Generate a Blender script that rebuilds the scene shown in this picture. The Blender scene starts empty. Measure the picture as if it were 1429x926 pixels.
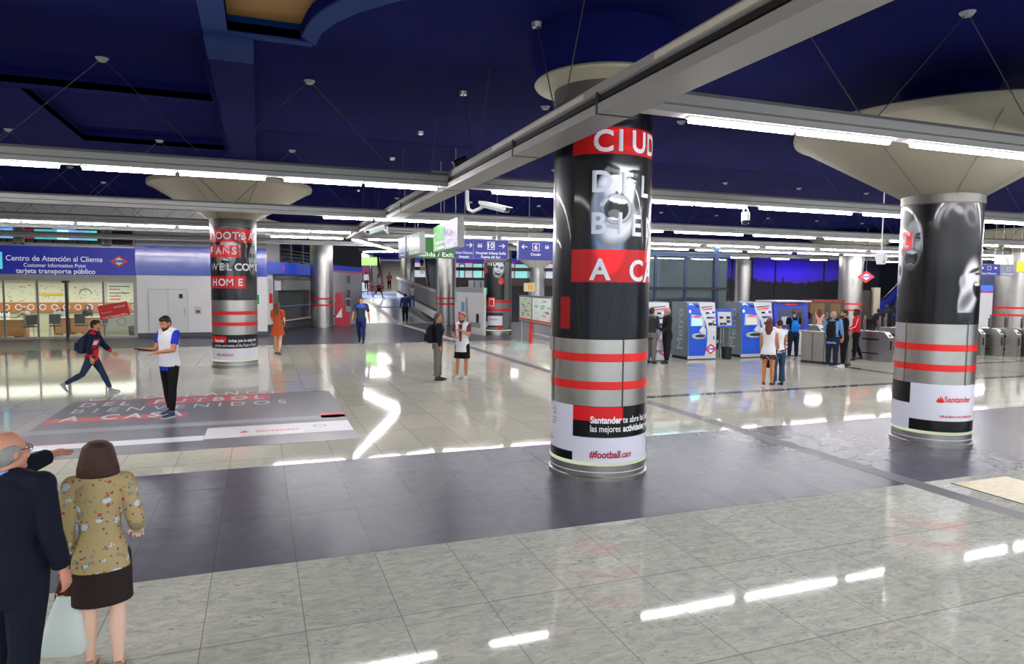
import bpy, bmesh, math, random
import numpy as np
from mathutils import Vector, Matrix, Euler
random.seed(7)
PI = math.pi
SC = bpy.context.scene
COL = SC.collection
# ------------------------------------------------------------------ camera
FPX, CAMH = 945.8, 2.5
YAW, PITCH, ROLL = math.radians(20.46), math.radians(3.97), math.radians(.55)
FW = Vector((math.sin(YAW)*math.cos(PITCH), math.cos(YAW)*math.cos(PITCH), -math.sin(PITCH)))
_r = Vector((math.cos(YAW), -math.sin(YAW), 0)); _u = _r.cross(FW)
RT = _r*math.cos(ROLL) + _u*math.sin(ROLL); UP = _u*math.cos(ROLL) - _r*math.sin(ROLL)
CAM = Vector((0, 0, CAMH))
cd = bpy.data.cameras.new('camera'); cam = bpy.data.objects.new('camera', cd); COL.objects.link(cam)
cd.sensor_width = 36; cd.lens = 36*FPX/1429; cd.clip_end = 300
cam.matrix_world = Matrix.Translation(CAM) @ Matrix((RT, UP, -FW)).transposed().to_4x4()
SC.camera = cam
# ------------------------------------------------------------------ world, exposure
SC.view_settings.view_transform = 'Standard'; SC.view_settings.look = 'None'
SC.view_settings.gamma = 1; SC.view_settings.use_curve_mapping = False
SC.view_settings.exposure = 0.88
W = bpy.data.worlds.new('world'); SC.world = W; W.use_nodes = True
W.node_tree.nodes['Background'].inputs[0].default_value = (.80, .88, 1, 1)
W.node_tree.nodes['Background'].inputs[1].default_value = .9
TUBE_E = 54.0          # fluorescent tube emission
ROOM_E = 9.0           # lamps of the lit rooms behind glass
def lamp(name, loc, sx, sy, power, color=(1, .97, .92), rot=(0, 0, 0)):
    l = bpy.data.lights.new(name, 'AREA'); l.shape = 'RECTANGLE'; l.size = sx; l.size_y = sy; l.energy = power; l.color = color
    o = bpy.data.objects.new(name, l); o.location = loc; o.rotation_euler = rot; COL.objects.link(o)
    return o
# light of the concourse lamps behind and beside the viewpoint (real ceiling luminaires out of view)
lamp('ceiling_luminaire', (2, -5, 5.2), 12, 1.0, 900)
lamp('ceiling_luminaire', (-9, 4, 5.2), 1.0, 10, 600)
lamp('ceiling_luminaire', (16, -2, 5.2), 12, 1.0, 700)
lamp('ramp_fill', (7, 62, 5.6), 8, 4, 420)  # added fill light over the ramp, not a known fitting
lamp('stair_fill', (11.5, 73, 5.6), 3, 5, 260)  # added fill that brightens the dark far stairs
lamp('gallery_fill', (28, 58, 5.6), 14, 3, 500)  # added fill for the far hall around the gallery
def ray(px, py): return RT*((px-714.5)/FPX) - UP*((py-463)/FPX) + FW
def G(px, py, z=0.0):      # point at height z seen along a surveyed bearing
    d = ray(px, py); return CAM + d*((z-CAMH)/d.z)
def AY(px, py, y): d = ray(px, py); return CAM + d*(y/d.y)
def AD(px, D, z):          # point at bearing px, depth D along the view axis, height z
    a = Vector((FW.x, FW.y, 0)).normalized(); b = Vector((a.y, -a.x, 0))
    p = a*D + b*(px-714.5)/FPX*D; return Vector((p.x, p.y, z))
def ZD(py, D, px=714.5):   # height seen at row py at depth D
    hz = 397.3 + (px-714.5)*.0096; return CAMH - (py-hz)/FPX*D
# ------------------------------------------------------------------ materials
MATS = {}
def lin(c):
    return tuple(((v/12.92) if v <= .04045 else ((v+.055)/1.055)**2.4) for v in c)
def hexc(h): return lin(tuple(int(h[i:i+2], 16)/255 for i in (0, 2, 4)))
def mat(name, col, rough=.5, metal=0, emit=0, spec=.5, bump=0, bscale=40, coat=0, alpha=1, trans=0, ior=1.45, vary=0, vscale=6):
    if name in MATS: return MATS[name]
    m = bpy.data.materials.new(name); m.use_nodes = True; nt = m.node_tree; b = nt.nodes['Principled BSDF']
    c = hexc(col) if isinstance(col, str) else col
    b.inputs['Base Color'].default_value = (*c, 1); b.inputs['Roughness'].default_value = rough; b.inputs['Metallic'].default_value = metal
    b.inputs['Specular IOR Level'].default_value = spec; b.inputs['IOR'].default_value = ior
    b.inputs['Coat Weight'].default_value = coat; b.inputs['Coat Roughness'].default_value = .06
    b.inputs['Alpha'].default_value = alpha; b.inputs['Transmission Weight'].default_value = trans
    if emit: b.inputs['Emission Color'].default_value = (*c, 1); b.inputs['Emission Strength'].default_value = emit
    if bump or vary:
        tc = nt.nodes.new('ShaderNodeTexCoord'); nz = nt.nodes.new('ShaderNodeTexNoise'); nz.inputs['Scale'].default_value = bscale if bump else vscale
        nz.inputs['Detail'].default_value = 4; nt.links.new(tc.outputs['Object'], nz.inputs['Vector'])
        if bump:
            bp = nt.nodes.new('ShaderNodeBump'); bp.inputs['Strength'].default_value = bump; bp.inputs['Distance'].default_value = .02
            nt.links.new(nz.outputs['Fac'], bp.inputs['Height']); nt.links.new(bp.outputs['Normal'], b.inputs['Normal'])
        if vary:
            n2 = nt.nodes.new('ShaderNodeTexNoise'); n2.inputs['Scale'].default_value = vscale; nt.links.new(tc.outputs['Object'], n2.inputs['Vector'])
            r = nt.nodes.new('ShaderNodeMapRange'); r.inputs[1].default_value = .3; r.inputs[2].default_value = .7; r.inputs[3].default_value = 1-vary; r.inputs[4].default_value = 1+vary
            mx = nt.nodes.new('ShaderNodeVectorMath'); mx.operation = 'SCALE'; mx.inputs[0].default_value = c
            nt.links.new(n2.outputs['Fac'], r.inputs[0]); nt.links.new(r.outputs[0], mx.inputs['Scale']); nt.links.new(mx.outputs[0], b.inputs['Base Color'])
    MATS[name] = m; return m
def emis(name, col, s):
    if name in MATS: return MATS[name]
    m = bpy.data.materials.new(name); m.use_nodes = True; nt = m.node_tree; nt.nodes.clear()
    e = nt.nodes.new('ShaderNodeEmission'); o = nt.nodes.new('ShaderNodeOutputMaterial')
    e.inputs[0].default_value = (*(hexc(col) if isinstance(col, str) else col), 1); e.inputs[1].default_value = s
    nt.links.new(e.outputs[0], o.inputs[0]); MATS[name] = m; return m
def glassm(name, tint, op=.12, refl=.08):
    if name in MATS: return MATS[name]
    m = bpy.data.materials.new(name); m.use_nodes = True; nt = m.node_tree; nt.nodes.clear()
    t = nt.nodes.new('ShaderNodeBsdfTransparent'); t.inputs[0].default_value = (*tint, 1)
    g = nt.nodes.new('ShaderNodeBsdfGlossy'); g.inputs['Roughness'].default_value = .02; g.inputs[0].default_value = (1, 1, 1, 1)
    d = nt.nodes.new('ShaderNodeBsdfDiffuse'); d.inputs[0].default_value = (*[v*.5 for v in tint], 1)
    m1 = nt.nodes.new('ShaderNodeMixShader'); m1.inputs[0].default_value = op
    m2 = nt.nodes.new('ShaderNodeMixShader'); f = nt.nodes.new('ShaderNodeFresnel'); f.inputs[0].default_value = 1.45
    o = nt.nodes.new('ShaderNodeOutputMaterial')
    nt.links.new(t.outputs[0], m1.inputs[1]); nt.links.new(d.outputs[0], m1.inputs[2])
    nt.links.new(f.outputs[0], m2.inputs[0]); nt.links.new(m1.outputs[0], m2.inputs[1]); nt.links.new(g.outputs[0], m2.inputs[2])
    nt.links.new(m2.outputs[0], o.inputs[0]); MATS[name] = m; return m
def attrm(name, rough=.25, coat=0, emit=0):      # printed artwork held in a colour attribute
    if name in MATS: return MATS[name]
    m = bpy.data.materials.new(name); m.use_nodes = True; nt = m.node_tree; b = nt.nodes['Principled BSDF']
    a = nt.nodes.new('ShaderNodeVertexColor'); a.layer_name = 'print'
    nt.links.new(a.outputs[0], b.inputs['Base Color']); b.inputs['Roughness'].default_value = rough; b.inputs['Coat Weight'].default_value = coat
    b.inputs['Coat Roughness'].default_value = .05
    if emit:
        nt.links.new(a.outputs[0], b.inputs['Emission Color']); b.inputs['Emission Strength'].default_value = emit
    MATS[name] = m; return m
STEEL = mat('brushed_steel', (.40, .39, .37), .36, 1, vary=.06, vscale=3)
STEELD = mat('dull_steel', (.36, .36, .35), .38, 1)
ALU = mat('aluminium_track', (.27, .27, .26), .42, .5)
WHITE = mat('white_paint', 'E8E8EA', .4)
WHITEP = mat('white_panel', 'F0EEEA', .35)
RED = mat('red_band', 'DC1E1C', .3)
REDPR = mat('print_red', 'D8141E', .3)
BLUE = mat('metro_blue', '2438C4', .35)
BLUEM = mat('machine_blue', '1450C8', .3)
BLACK = mat('black_plastic', '101012', .4)
DARK = mat('dark_grey', '2A2B2E', .5)
GREY = mat('mid_grey', '8A8C8E', .5)
LGREY = mat('light_grey', 'BFC2C4', .45)
CREAM = mat('cream_plaster', '8E897A', .85)
WTEXT = mat('white_lettering', 'F4F4F8', .5, emit=.12)
WTXP = mat('printed_white', 'EDEEF4', .35)
BTEXT = mat('dark_lettering', '202024', .5)
GLASS = glassm('clear_glass', (.93, .97, .95), .03)
GLASSD = glassm('smoked_glass', (.42, .52, .53), .16)
TUBE = emis('fluorescent_tube', (1, .97, .99), TUBE_E)
WOOD = mat('beech_veneer', 'C08040', .45, vary=.12, vscale=9)
WOODD = mat('orange_wood', 'B86A2C', .5)
CHAIRM = mat('charcoal_mesh', '2C2C30', .6)
YELLOW = mat('signal_yellow', 'E8C416', .45)
GREEN = mat('exit_green', '1F7A1C', .5, emit=.06)
BSIGN = mat('sign_blue', '1A2690', .4, emit=.07)
# ------------------------------------------------------------------ mesh helpers
class MB:
    def __init__(s): s.bm = bmesh.new()
    def box(s, x0, x1, y0, y1, z0, z1, M=None, bev=0):
        vs = [s.bm.verts.new(v) for v in ((x0,y0,z0),(x1,y0,z0),(x1,y1,z0),(x0,y1,z0),(x0,y0,z1),(x1,y0,z1),(x1,y1,z1),(x0,y1,z1))]
        fs = [s.bm.faces.new([vs[i] for i in f]) for f in ((3,2,1,0),(4,5,6,7),(0,1,5,4),(1,2,6,5),(2,3,7,6),(3,0,4,7))]
        if bev: 
            r = bmesh.ops.bevel(s.bm, geom=list({e for f in fs for e in f.edges}), offset=bev, segments=2, affect='EDGES')
            vs = list({v for f in r['faces'] for v in f.verts} | {v for v in vs if v.is_valid})
        if M is not None:
            for v in vs: v.co = M @ v.co
        return s
    def prism(s, pts, a, b, axis='y', M=None):   # polygon in the two other axes, extruded from a to b along axis
        def P(p, t): return {'y': (p[0], t, p[1]), 'x': (t, p[0], p[1]), 'z': (p[0], p[1], t)}[axis]
        A = [s.bm.verts.new(P(p, a)) for p in pts]; B = [s.bm.verts.new(P(p, b)) for p in pts]; n = len(pts)
        s.bm.faces.new(A[::-1]); s.bm.faces.new(B)
        for i in range(n): s.bm.faces.new((A[i], A[(i+1) % n], B[(i+1) % n], B[i]))
        if M is not None:
            for v in A+B: v.co = M @ v.co
        return s
    def loft(s, rings, n=16, cap=True, e=2.0):            # rings: (center Vector, rx vec, ry vec)
        prev = None; first = None
        for c, a, b in rings:
            vs = []
            for i in range(n):
                t = 2*PI*i/n; ct, st = math.cos(t), math.sin(t)
                if e != 2: ct = math.copysign(abs(ct)**(2/e), ct); st = math.copysign(abs(st)**(2/e), st)
                vs.append(s.bm.verts.new(Vector(c)+Vector(a)*ct+Vector(b)*st))
            if prev:
                for i in range(n): s.bm.faces.new((prev[i], prev[(i+1) % n], vs[(i+1) % n], vs[i]))
            else: first = vs
            prev = vs
        if cap: s.bm.faces.new(first[::-1]); s.bm.faces.new(prev)
        return s
    def lathe(s, prof, c=(0, 0), n=48, cap=False):   # prof: (r, z)
        s.loft([((c[0], c[1], z), (r, 0, 0), (0, r, 0)) for r, z in prof], n, cap); return s
    def tube(s, pts, rad, n=10, cap=True):
        pts = [Vector(p) for p in pts]; rad = rad if isinstance(rad, (list, tuple)) else [rad]*len(pts)
        rings = []; u = None
        for i, p in enumerate(pts):
            d = (pts[min(i+1, len(pts)-1)]-pts[max(i-1, 0)]).normalized()
            if u is None: u = d.orthogonal().normalized()
            else: u = (u - d*u.dot(d)); u = u.normalized() if u.length > 1e-6 else d.orthogonal().normalized()
            v = d.cross(u); rings.append((p, u*rad[i], v*rad[i]))
        return s.loft(rings, n, cap)
    def ball(s, c, r, M=None, u=14, v=10):
        r = r if isinstance(r, (list, tuple)) else (r, r, r)
        T = Matrix.Translation(c) @ (M.to_4x4() if M is not None else Matrix()) @ Matrix.Diagonal((*r, 1))
        bmesh.ops.create_uvsphere(s.bm, u_segments=u, v_segments=v, radius=1, matrix=T); return s
    def build(s, name, m, parent=None, smooth=False, loc=None, rz=0, sharp=40):
        bmesh.ops.recalc_face_normals(s.bm, faces=s.bm.faces)
        me = bpy.data.meshes.new(name); 
        if smooth:
            for f in s.bm.faces: f.smooth = True
            for e in s.bm.edges:
                if len(e.link_faces) == 2 and e.calc_face_angle(0) > math.radians(sharp): e.smooth = False
        s.bm.to_mesh(me); s.bm.free(); return link(name, me, m, parent, loc, rz)
def link(name, me, m, parent=None, loc=None, rz=0):
    o = bpy.data.objects.new(name, me); COL.objects.link(o)
    if m is not None: me.materials.append(m)
    if parent: o.parent = parent
    if loc is not None: o.location = loc
    o.rotation_euler.z = rz; return o
def tag(o, label=None, cat=None, group=None, kind=None):
    if label: o['label'] = label
    if cat: o['category'] = cat
    if group: o['group'] = group
    if kind: o['kind'] = kind
    return o
def thing(name, label, cat, loc=(0, 0, 0), rz=0, group=None):
    o = bpy.data.objects.new(name, None); COL.objects.link(o); o.location = loc; o.rotation_euler.z = rz
    o.empty_display_size = .1; return tag(o, label, cat, group)
def struct(o): o['kind'] = 'structure'; return o
def copy_tree(o, parent=None):
    c = o.copy(); COL.objects.link(c); c.parent = parent
    for ch in list(o.children): copy_tree(ch, c)
    return c
# text: flat mesh, x to the right and y up, scaled to a cap height (and width if given)
_tc = {}
def text_bm(s, h, w=None, bold=.0, shear=0, align='l'):
    if any(c_ in s for c_ in 'MNW'): bold = 0
    k = (s, bold, shear)
    if k not in _tc:
        cu = bpy.data.curves.new('lettering', 'FONT'); cu.body = s; cu.size = 1; cu.offset = bold; cu.shear = shear; cu.resolution_u = 4
        o = bpy.data.objects.new('lettering', cu); COL.objects.link(o)
        dg = bpy.context.evaluated_depsgraph_get(); me = bpy.data.meshes.new_from_object(o.evaluated_get(dg))
        COL.objects.unlink(o); bpy.data.objects.remove(o); _tc[k] = me
    bm = bmesh.new(); bm.from_mesh(_tc[k])
    if not bm.verts: return bm
    x0 = min(v.co.x for v in bm.verts); x1 = max(v.co.x for v in bm.verts)
    sy = h/.70; sx = w/(x1-x0) if w else sy
    off = {'l': x0, 'c': (x0+x1)/2, 'r': x1}[align]
    for v in bm.verts: v.co.x = (v.co.x-off)*sx; v.co.y *= sy
    return bm
def text_flat(s, h, M, m, parent, w=None, bold=0, name='lettering', align='l', shear=0):
    bm = text_bm(s, h, w, bold, shear, align)
    for v in bm.verts: v.co = M @ v.co
    me = bpy.data.meshes.new(name); bm.to_mesh(me); bm.free()
    return link(name, me, m, parent)
def wallM(p, ang=0): # matrix: text x along wall direction at angle ang (0 = +X), y up, standing at point p
    return Matrix.Translation(p) @ Matrix.Rotation(ang, 4, 'Z') @ Matrix.Rotation(PI/2, 4, 'X')
def dirang(a, b): return math.atan2(b.y-a.y, b.x-a.x)
def poly(pts, M=None):
    bm = bmesh.new(); vs = [bm.verts.new((x, y, 0)) for x, y in pts]; bm.faces.new(vs)
    if M is not None:
        for v in vs: v.co = M @ v.co
    return bm
def polyobj(name, plist, M, m, parent):
    b = MB()
    for pts in plist:
        vs = [b.bm.verts.new(M @ Vector((x, y, 0))) for x, y in pts]; b.bm.faces.new(vs)
    me = bpy.data.meshes.new(name); b.bm.to_mesh(me); b.bm.free(); return link(name, me, m, parent)
def rectp(x0, x1, y0, y1): return [(x0, y0), (x1, y0), (x1, y1), (x0, y1)]
def ngon(cx, cy, rx, ry, n=20): return [(cx+rx*math.cos(2*PI*i/n), cy+ry*math.sin(2*PI*i/n)) for i in range(n)]
def diamond(parent, M, s):   # red lozenge with white ring and blue bar, the underground roundel
    polyobj('emblem_lozenge', [[(-s, 0), (0, -s*.72), (s, 0), (0, s*.72)]], M, RED, parent)
    M2 = M @ Matrix.Translation((0, 0, .004)); polyobj('emblem_ring', [[(-s*.66, 0), (0, -s*.47), (s*.66, 0), (0, s*.47)]], M2, WTXP, parent)
    M3 = M @ Matrix.Translation((0, 0, .008)); polyobj('emblem_bar', [rectp(-s*.55, s*.55, -s*.15, s*.15)], M3, BLUE, parent)
    text_flat('Metro', s*.17, M @ Matrix.Translation((0, -s*.085, .012)), WTXP, parent, w=s*.8, align='c')
# ================================================================== SETTING
def floor_mat():
    m = bpy.data.materials.new('polished_granite'); m.use_nodes = True; nt = m.node_tree; N = nt.nodes; L = nt.links; b = N['Principled BSDF']
    geo = N.new('ShaderNodeTexCoord'); sep = N.new('ShaderNodeSeparateXYZ'); L.new(geo.outputs['Object'], sep.inputs[0])
    def math_(op, a, b_=None, c=None):
        n = N.new('ShaderNodeMath'); n.operation = op
        for i, v in enumerate((a, b_, c)):
            if v is None: continue
            if isinstance(v, (int, float)): n.inputs[i].default_value = v
            else: L.new(v, n.inputs[i])
        return n.outputs[0]
    def ramp(f, stops):
        r = N.new('ShaderNodeValToRGB'); e = r.color_ramp.elements
        while len(e) < len(stops): e.new(.5)
        for i, (p, c) in enumerate(stops): e[i].position = p; e[i].color = (*hexc(c), 1)
        L.new(f, r.inputs[0]); return r.outputs[0]
    def mix(f, a, b_):
        n = N.new('ShaderNodeMix'); n.data_type = 'RGBA'
        if isinstance(f, float): n.inputs[0].default_value = f
        else: L.new(f, n.inputs[0])
        for i, v in ((6, a), (7, b_)):
            if isinstance(v, str): n.inputs[i].default_value = (*hexc(v), 1)
            else: L.new(v, n.inputs[i])
        return n.outputs[2]
    def noise(scale, det=5, dist=0, st=(1, 1, 1)):
        mp = N.new('ShaderNodeMapping'); mp.inputs['Scale'].default_value = st; L.new(geo.outputs['Object'], mp.inputs[0])
        n = N.new('ShaderNodeTexNoise'); n.inputs['Scale'].default_value = scale; n.inputs['Detail'].default_value = det; n.inputs['Distortion'].default_value = dist
        L.new(mp.outputs[0], n.inputs['Vector']); return n.outputs['Fac']
    X, Y = sep.outputs[0], sep.outputs[1]
    # joints
    fx = math_('PINGPONG', math_('ADD', X, -2.355+69.25), .34625); jx = math_('LESS_THAN', fx, .0035)
    fy = math_('PINGPONG', math_('ADD', Y, -6.23+130), .65); jy = math_('LESS_THAN', fy, .005)
    joint = math_('MAXIMUM', jx, jy)
    # per tile tone
    tx = math_('FLOOR', math_('DIVIDE', math_('ADD', X, -2.355+69.25), .6925)); ty = math_('FLOOR', math_('DIVIDE', math_('ADD', Y, -6.23+130), 1.3))
    cv = N.new('ShaderNodeCombineXYZ'); L.new(tx, cv.inputs[0]); L.new(ty, cv.inputs[1])
    wn = N.new('ShaderNodeTexWhiteNoise'); wn.noise_dimensions = '2D'; L.new(cv.outputs[0], wn.inputs['Vector'])
    light = ramp(noise(9, 6, 1.2, (.7, 1.6, 1)), [(.3, 'A4A8A0'), (.47, 'B6B9B0'), (.62, 'C4C5BA'), (.8, 'CFCDC0')])
    # dark flecks
    fl = noise(38, 3, .6, (.6, 1.3, 1)); flm = N.new('ShaderNodeMapRange'); flm.inputs[1].default_value = .59; flm.inputs[2].default_value = .66; L.new(fl, flm.inputs[0])
    f2 = noise(2.3, 3, 1.0); f2m = N.new('ShaderNodeMapRange'); f2m.inputs[1].default_value = .4; f2m.inputs[2].default_value = .62; f2m.inputs[4].default_value = .75; L.new(f2, f2m.inputs[0])
    light = mix(math_('MULTIPLY', flm.outputs[0], f2m.outputs[0]), light, '686C64')
    fine = noise(150, 2); fm = N.new('ShaderNodeMapRange'); fm.inputs[1].default_value = .35; fm.inputs[2].default_value = .65; fm.inputs[3].default_value = 0; fm.inputs[4].default_value = .28; L.new(fine, fm.inputs[0])
    light = mix(fm.outputs[0], light, '92978F')
    # the stone turns creamier towards the far hall
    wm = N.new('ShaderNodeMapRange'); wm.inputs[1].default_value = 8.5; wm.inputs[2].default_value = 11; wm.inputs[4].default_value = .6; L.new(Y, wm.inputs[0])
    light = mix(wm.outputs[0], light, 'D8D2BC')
    tone = math_('MULTIPLY', wn.outputs['Value'], .16); light = mix(tone, light, '7E827A')
    dark = ramp(noise(6, 4, .5), [(.3, '42434F'), (.7, '4A4C5A')]); dark = mix(math_('MULTIPLY', wn.outputs['Value'], .3), dark, '52535E')
    def between(v, a, c): return math_('MULTIPLY', math_('GREATER_THAN', v, a), math_('LESS_THAN', v, c))
    band = math_('MAXIMUM', between(Y, 6.23, 9.7), between(Y, 28.7, 43.0))
    col = mix(band, light, dark)
    strip = math_('MAXIMUM', between(Y, 13.0, 13.28), 0.0); strip = math_('MULTIPLY', strip, math_('GREATER_THAN', X, 7.9))
    s2 = math_('MULTIPLY', between(X, 17.3, 17.6), between(Y, 13.2, 18.6)); strip = math_('MAXIMUM', strip, s2)
    s3 = math_('MULTIPLY', between(Y, 15.8, 16.05), math_('GREATER_THAN', X, 20)); strip = math_('MAXIMUM', strip, s3)
    col = mix(strip, col, '6E6F70')
    jc = mix(band, '80847E', '36373E')
    col = mix(joint, col, jc)
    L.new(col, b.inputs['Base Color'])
    rr = N.new('ShaderNodeMapRange'); rr.inputs[3].default_value = .02; rr.inputs[4].default_value = .06; L.new(noise(1.3, 3), rr.inputs[0])
    ro = math_('ADD', math_('MULTIPLY', rr.outputs[0], math_('SUBTRACT', 1.0, math_('MULTIPLY', band, 1.0))), math_('MULTIPLY', joint, .0)); fr_ = N.new('ShaderNodeMapRange'); fr_.inputs[1].default_value = 9; fr_.inputs[2].default_value = 14; fr_.inputs[4].default_value = .02; L.new(Y, fr_.inputs[0]); ro = math_('ADD', ro, fr_.outputs[0]); ro = math_('ADD', ro, math_('MULTIPLY', band, .26)); L.new(ro, b.inputs['Roughness'])
    L.new(math_('SUBTRACT', .30, math_('MULTIPLY', band, .20)), b.inputs['Specular IOR Level']); b.inputs['IOR'].default_value = 1.5
    return m
FLOORM = floor_mat()
f = MB(); f.box(-16, 48, -9, 43, -.12, 0); f = struct(f.build('floor', FLOORM))
# lower floor of the lit shop and the ramp beyond the yellow line
RAMP = mat('ramp_floor', 'A9AFBA', .22, vary=.05); 
f = MB(); f.prism([(43, -.12), (43, 0), (56, 1.2), (80, 1.7), (110, 1.7), (110, -.12)], 2.5, 13.2, 'x'); struct(f.build('floor_ramp', RAMP))
b = MB(); b.prism([(43, .004), (56, 1.204), (56, 1.21), (43, .012)], 10.2, 13.0, 'x'); tag(b.build('ramp_carpet', mat('dark_ramp', '54575C', .4)), 'dark grey anti-slip strip on the ramp beside the balustrade', 'floor covering')
b = MB(); b.prism([(51, .742), (56, 1.204), (74, 1.579), (74, 1.6), (56, 1.23), (51, .78)], 8.3, 11.6, 'x'); tag(b.build('painted_light_patch', mat('painted_blue_light', '86A8E6', .25)), 'pale blue patch of painted reflected light on the ramp before the stairs', 'painted light')  # bluish light reflected on the ramp, painted as a thin coloured slab
b = MB(); b.box(3.9, 14.5, 42.9, 43.35, 0.0, .012); tag(b.build('tactile_strip', mat('tactile_yellow', 'D9D28C', .6)), 'pale yellow tactile strip across the foot of the ramp', 'tactile strip')
b = MB(); b.prism([(29.3, .002), (43, .002), (43, .012), (29.3, .012)], 8.05, 8.42, 'x'); b.prism([(43, .0), (56, 1.2), (56, 1.215), (43, .014)], 8.05, 8.4, 'x')
tag(b.build('floor_stripe', mat('pale_stone_strip', 'CFC8BC', .4)), 'pale stone stripe running up the ramp', 'floor stripe')
# slotted drain channel
b = MB(); b.box(7.74, 8.02, -2, 28.6, -.002, .004); dr = b.build('drain_channel', mat('drain_frame', '737377', .35)); tag(dr, 'grey slotted drain channel running the length of the hall', 'drain')
b = MB()
for k in range(7): b.box(7.765+k*.036, 7.781+k*.036, -2, 28.6, .0041, .0046)
b.build('slots', mat('drain_slot', '4A4A4E', .6), dr)
b = MB(); q = [G(*p) for p in ((1342, 690), (1413, 712), (1429, 682))]
b.box(8.35, 9.35, 5.12, 6.05, .0, .005); hc = b.build('floor_hatch', mat('hatch_stone', 'C2B692', .3, vary=.12, vscale=12)); tag(hc, 'cream stone access hatch in the floor beside the drain', 'hatch')
b = MB(); b.box(8.33, 8.35, 5.1, 6.07, 0, .006); b.box(8.33, 9.37, 5.1, 5.12, 0, .006); b.build('hatch_frame', DARK, hc)

# ceiling with its coffers ------------------------------------------------
CZ = 5.7
CEIL = mat('blue_ceiling', '14164E', .95, spec=0.02, vary=.1, vscale=.8)
CEILD = mat('ceiling_seam', '0A0C38', .95, spec=0.02)
CEILB = mat('pale_blue_trim', '2C3C6C', .9, spec=.02)
# the main slab is an n-gon plate with a coffer cut out over the left foreground
def plate(xs, ys, holes, z0, z1, m, name):
    b = MB(); xs = sorted(set(xs)); ys = sorted(set(ys))
    for i in range(len(xs)-1):
        for j in range(len(ys)-1):
            cx, cy = (xs[i]+xs[i+1])/2, (ys[j]+ys[j+1])/2
            if any(h[0] < cx < h[1] and h[2] < cy < h[3] for h in holes): continue
            b.box(xs[i], xs[i+1], ys[j], ys[j+1], z0, z1)
    bmesh.ops.remove_doubles(b.bm, verts=b.bm.verts, dist=.0005)
    return struct(b.build(name, m))
holes = [(-.33, 3.0, 4.0, 9.6), (-6, -1.78, 4.0, 9.2), (-8.5, -.72, 9.9, 13.4), (-3.7, -.72, 13.75, 18.2)]
plate([-16, 48]+[v for h in holes for v in h[:2]], [-9, 110]+[v for h in holes for v in h[2:]], holes, CZ, CZ+.12, CEIL, 'ceiling')
b = MB()
for h in holes[2:]:                      # shallow blue recesses
    x0, x1, y0, y1 = h; b.box(x0, x1, y0, y1, CZ+.22, CZ+.26)
    for r in ((x0-.02, x0, y0, y1), (x1, x1+.02, y0, y1), (x0, x1, y0-.02, y0), (x0, x1, y1, y1+.02)): b.box(*r, CZ+.01, CZ+.26)
struct(b.build('ceiling_recess', CEIL))
b = MB()
for h in holes[:2]:
    x0, x1, y0, y1 = h; b.box(x0, x1, y0, y1, CZ+.2, CZ+.25)
struct(b.build('ceiling_coffer_panel', mat('ochre_panel', '9A7440', .8, vary=.06, emit=.0)))
b = MB()
for h in holes[:2]:
    x0, x1, y0, y1 = h
    for r in ((x0-.02, x0, y0, y1), (x1, x1+.02, y0, y1), (x0, x1, y0-.02, y0), (x0, x1, y1, y1+.02)): b.box(*r, CZ+.01, CZ+.55)
struct(b.build('ceiling_coffer_side', mat('deep_blue', '0A2C60', .9, spec=.02)))
# curved corner of the ochre coffer with its pale trim
def arc(cx, cy, r, a0, a1, n=14): return [(cx+r*math.cos(math.radians(a0+(a1-a0)*i/n)), cy+r*math.sin(math.radians(a0+(a1-a0)*i/n))) for i in range(n+1)]
inn = [G(*q_, CZ).xy for q_ in ((421, 47), (428, 33), (436, 22), (451, 10), (468, 0))]; out = [G(*q_, CZ).xy for q_ in ((440, 60), (449, 42), (468, 28), (500, 13), (537, 2))]
inn += [Vector((1.15, 7.4)), Vector((1.8, 6.8)), Vector((2.9, 6.5))]; out += [Vector((1.8, 7.45)), Vector((2.3, 7.1)), Vector((2.98, 7.0))]
b = MB(); b.prism([tuple(v) for v in inn]+[(3.02, 6.5), (3.02, 9.62), (.55, 9.62)], CZ-.015, CZ+.14, 'z'); struct(b.build('ceiling_curve', CEIL))
b = MB()
for i in range(len(inn)-1): b.prism([tuple(inn[i]), tuple(inn[i+1]), tuple(out[i+1]), tuple(out[i])], CZ-.04, CZ-.016, 'z')
b.box(-.62, -.33, 4.0, 9.62, CZ-.03, CZ-.001); b.box(-.62, .72, 9.6, 9.74, CZ-.03, CZ-.001)
struct(b.build('ceiling_trim', CEILB))
b = MB(); b.box(-.62, -.02, 9.74, 10.6, CZ-.09, CZ-.001); struct(b.build('ceiling_trim_pale', CEILB))
b = MB(); b.box(-.62, -.02, 10.6, 18.6, CZ-.09, CZ-.001); struct(b.build('ceiling_rib', mat('rib_blue', '1A1C50', .9, spec=.02)))
b = MB()
for y in (15.5, 26, 37): b.box(0.0, 40, y, y+.03, CZ-.003, CZ-.001)
for y in (12.9, 21.5): b.box(-15, -.8, y+.8, y+.83, CZ-.003, CZ-.001)
struct(b.build('ceiling_seam', CEILD))

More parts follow.
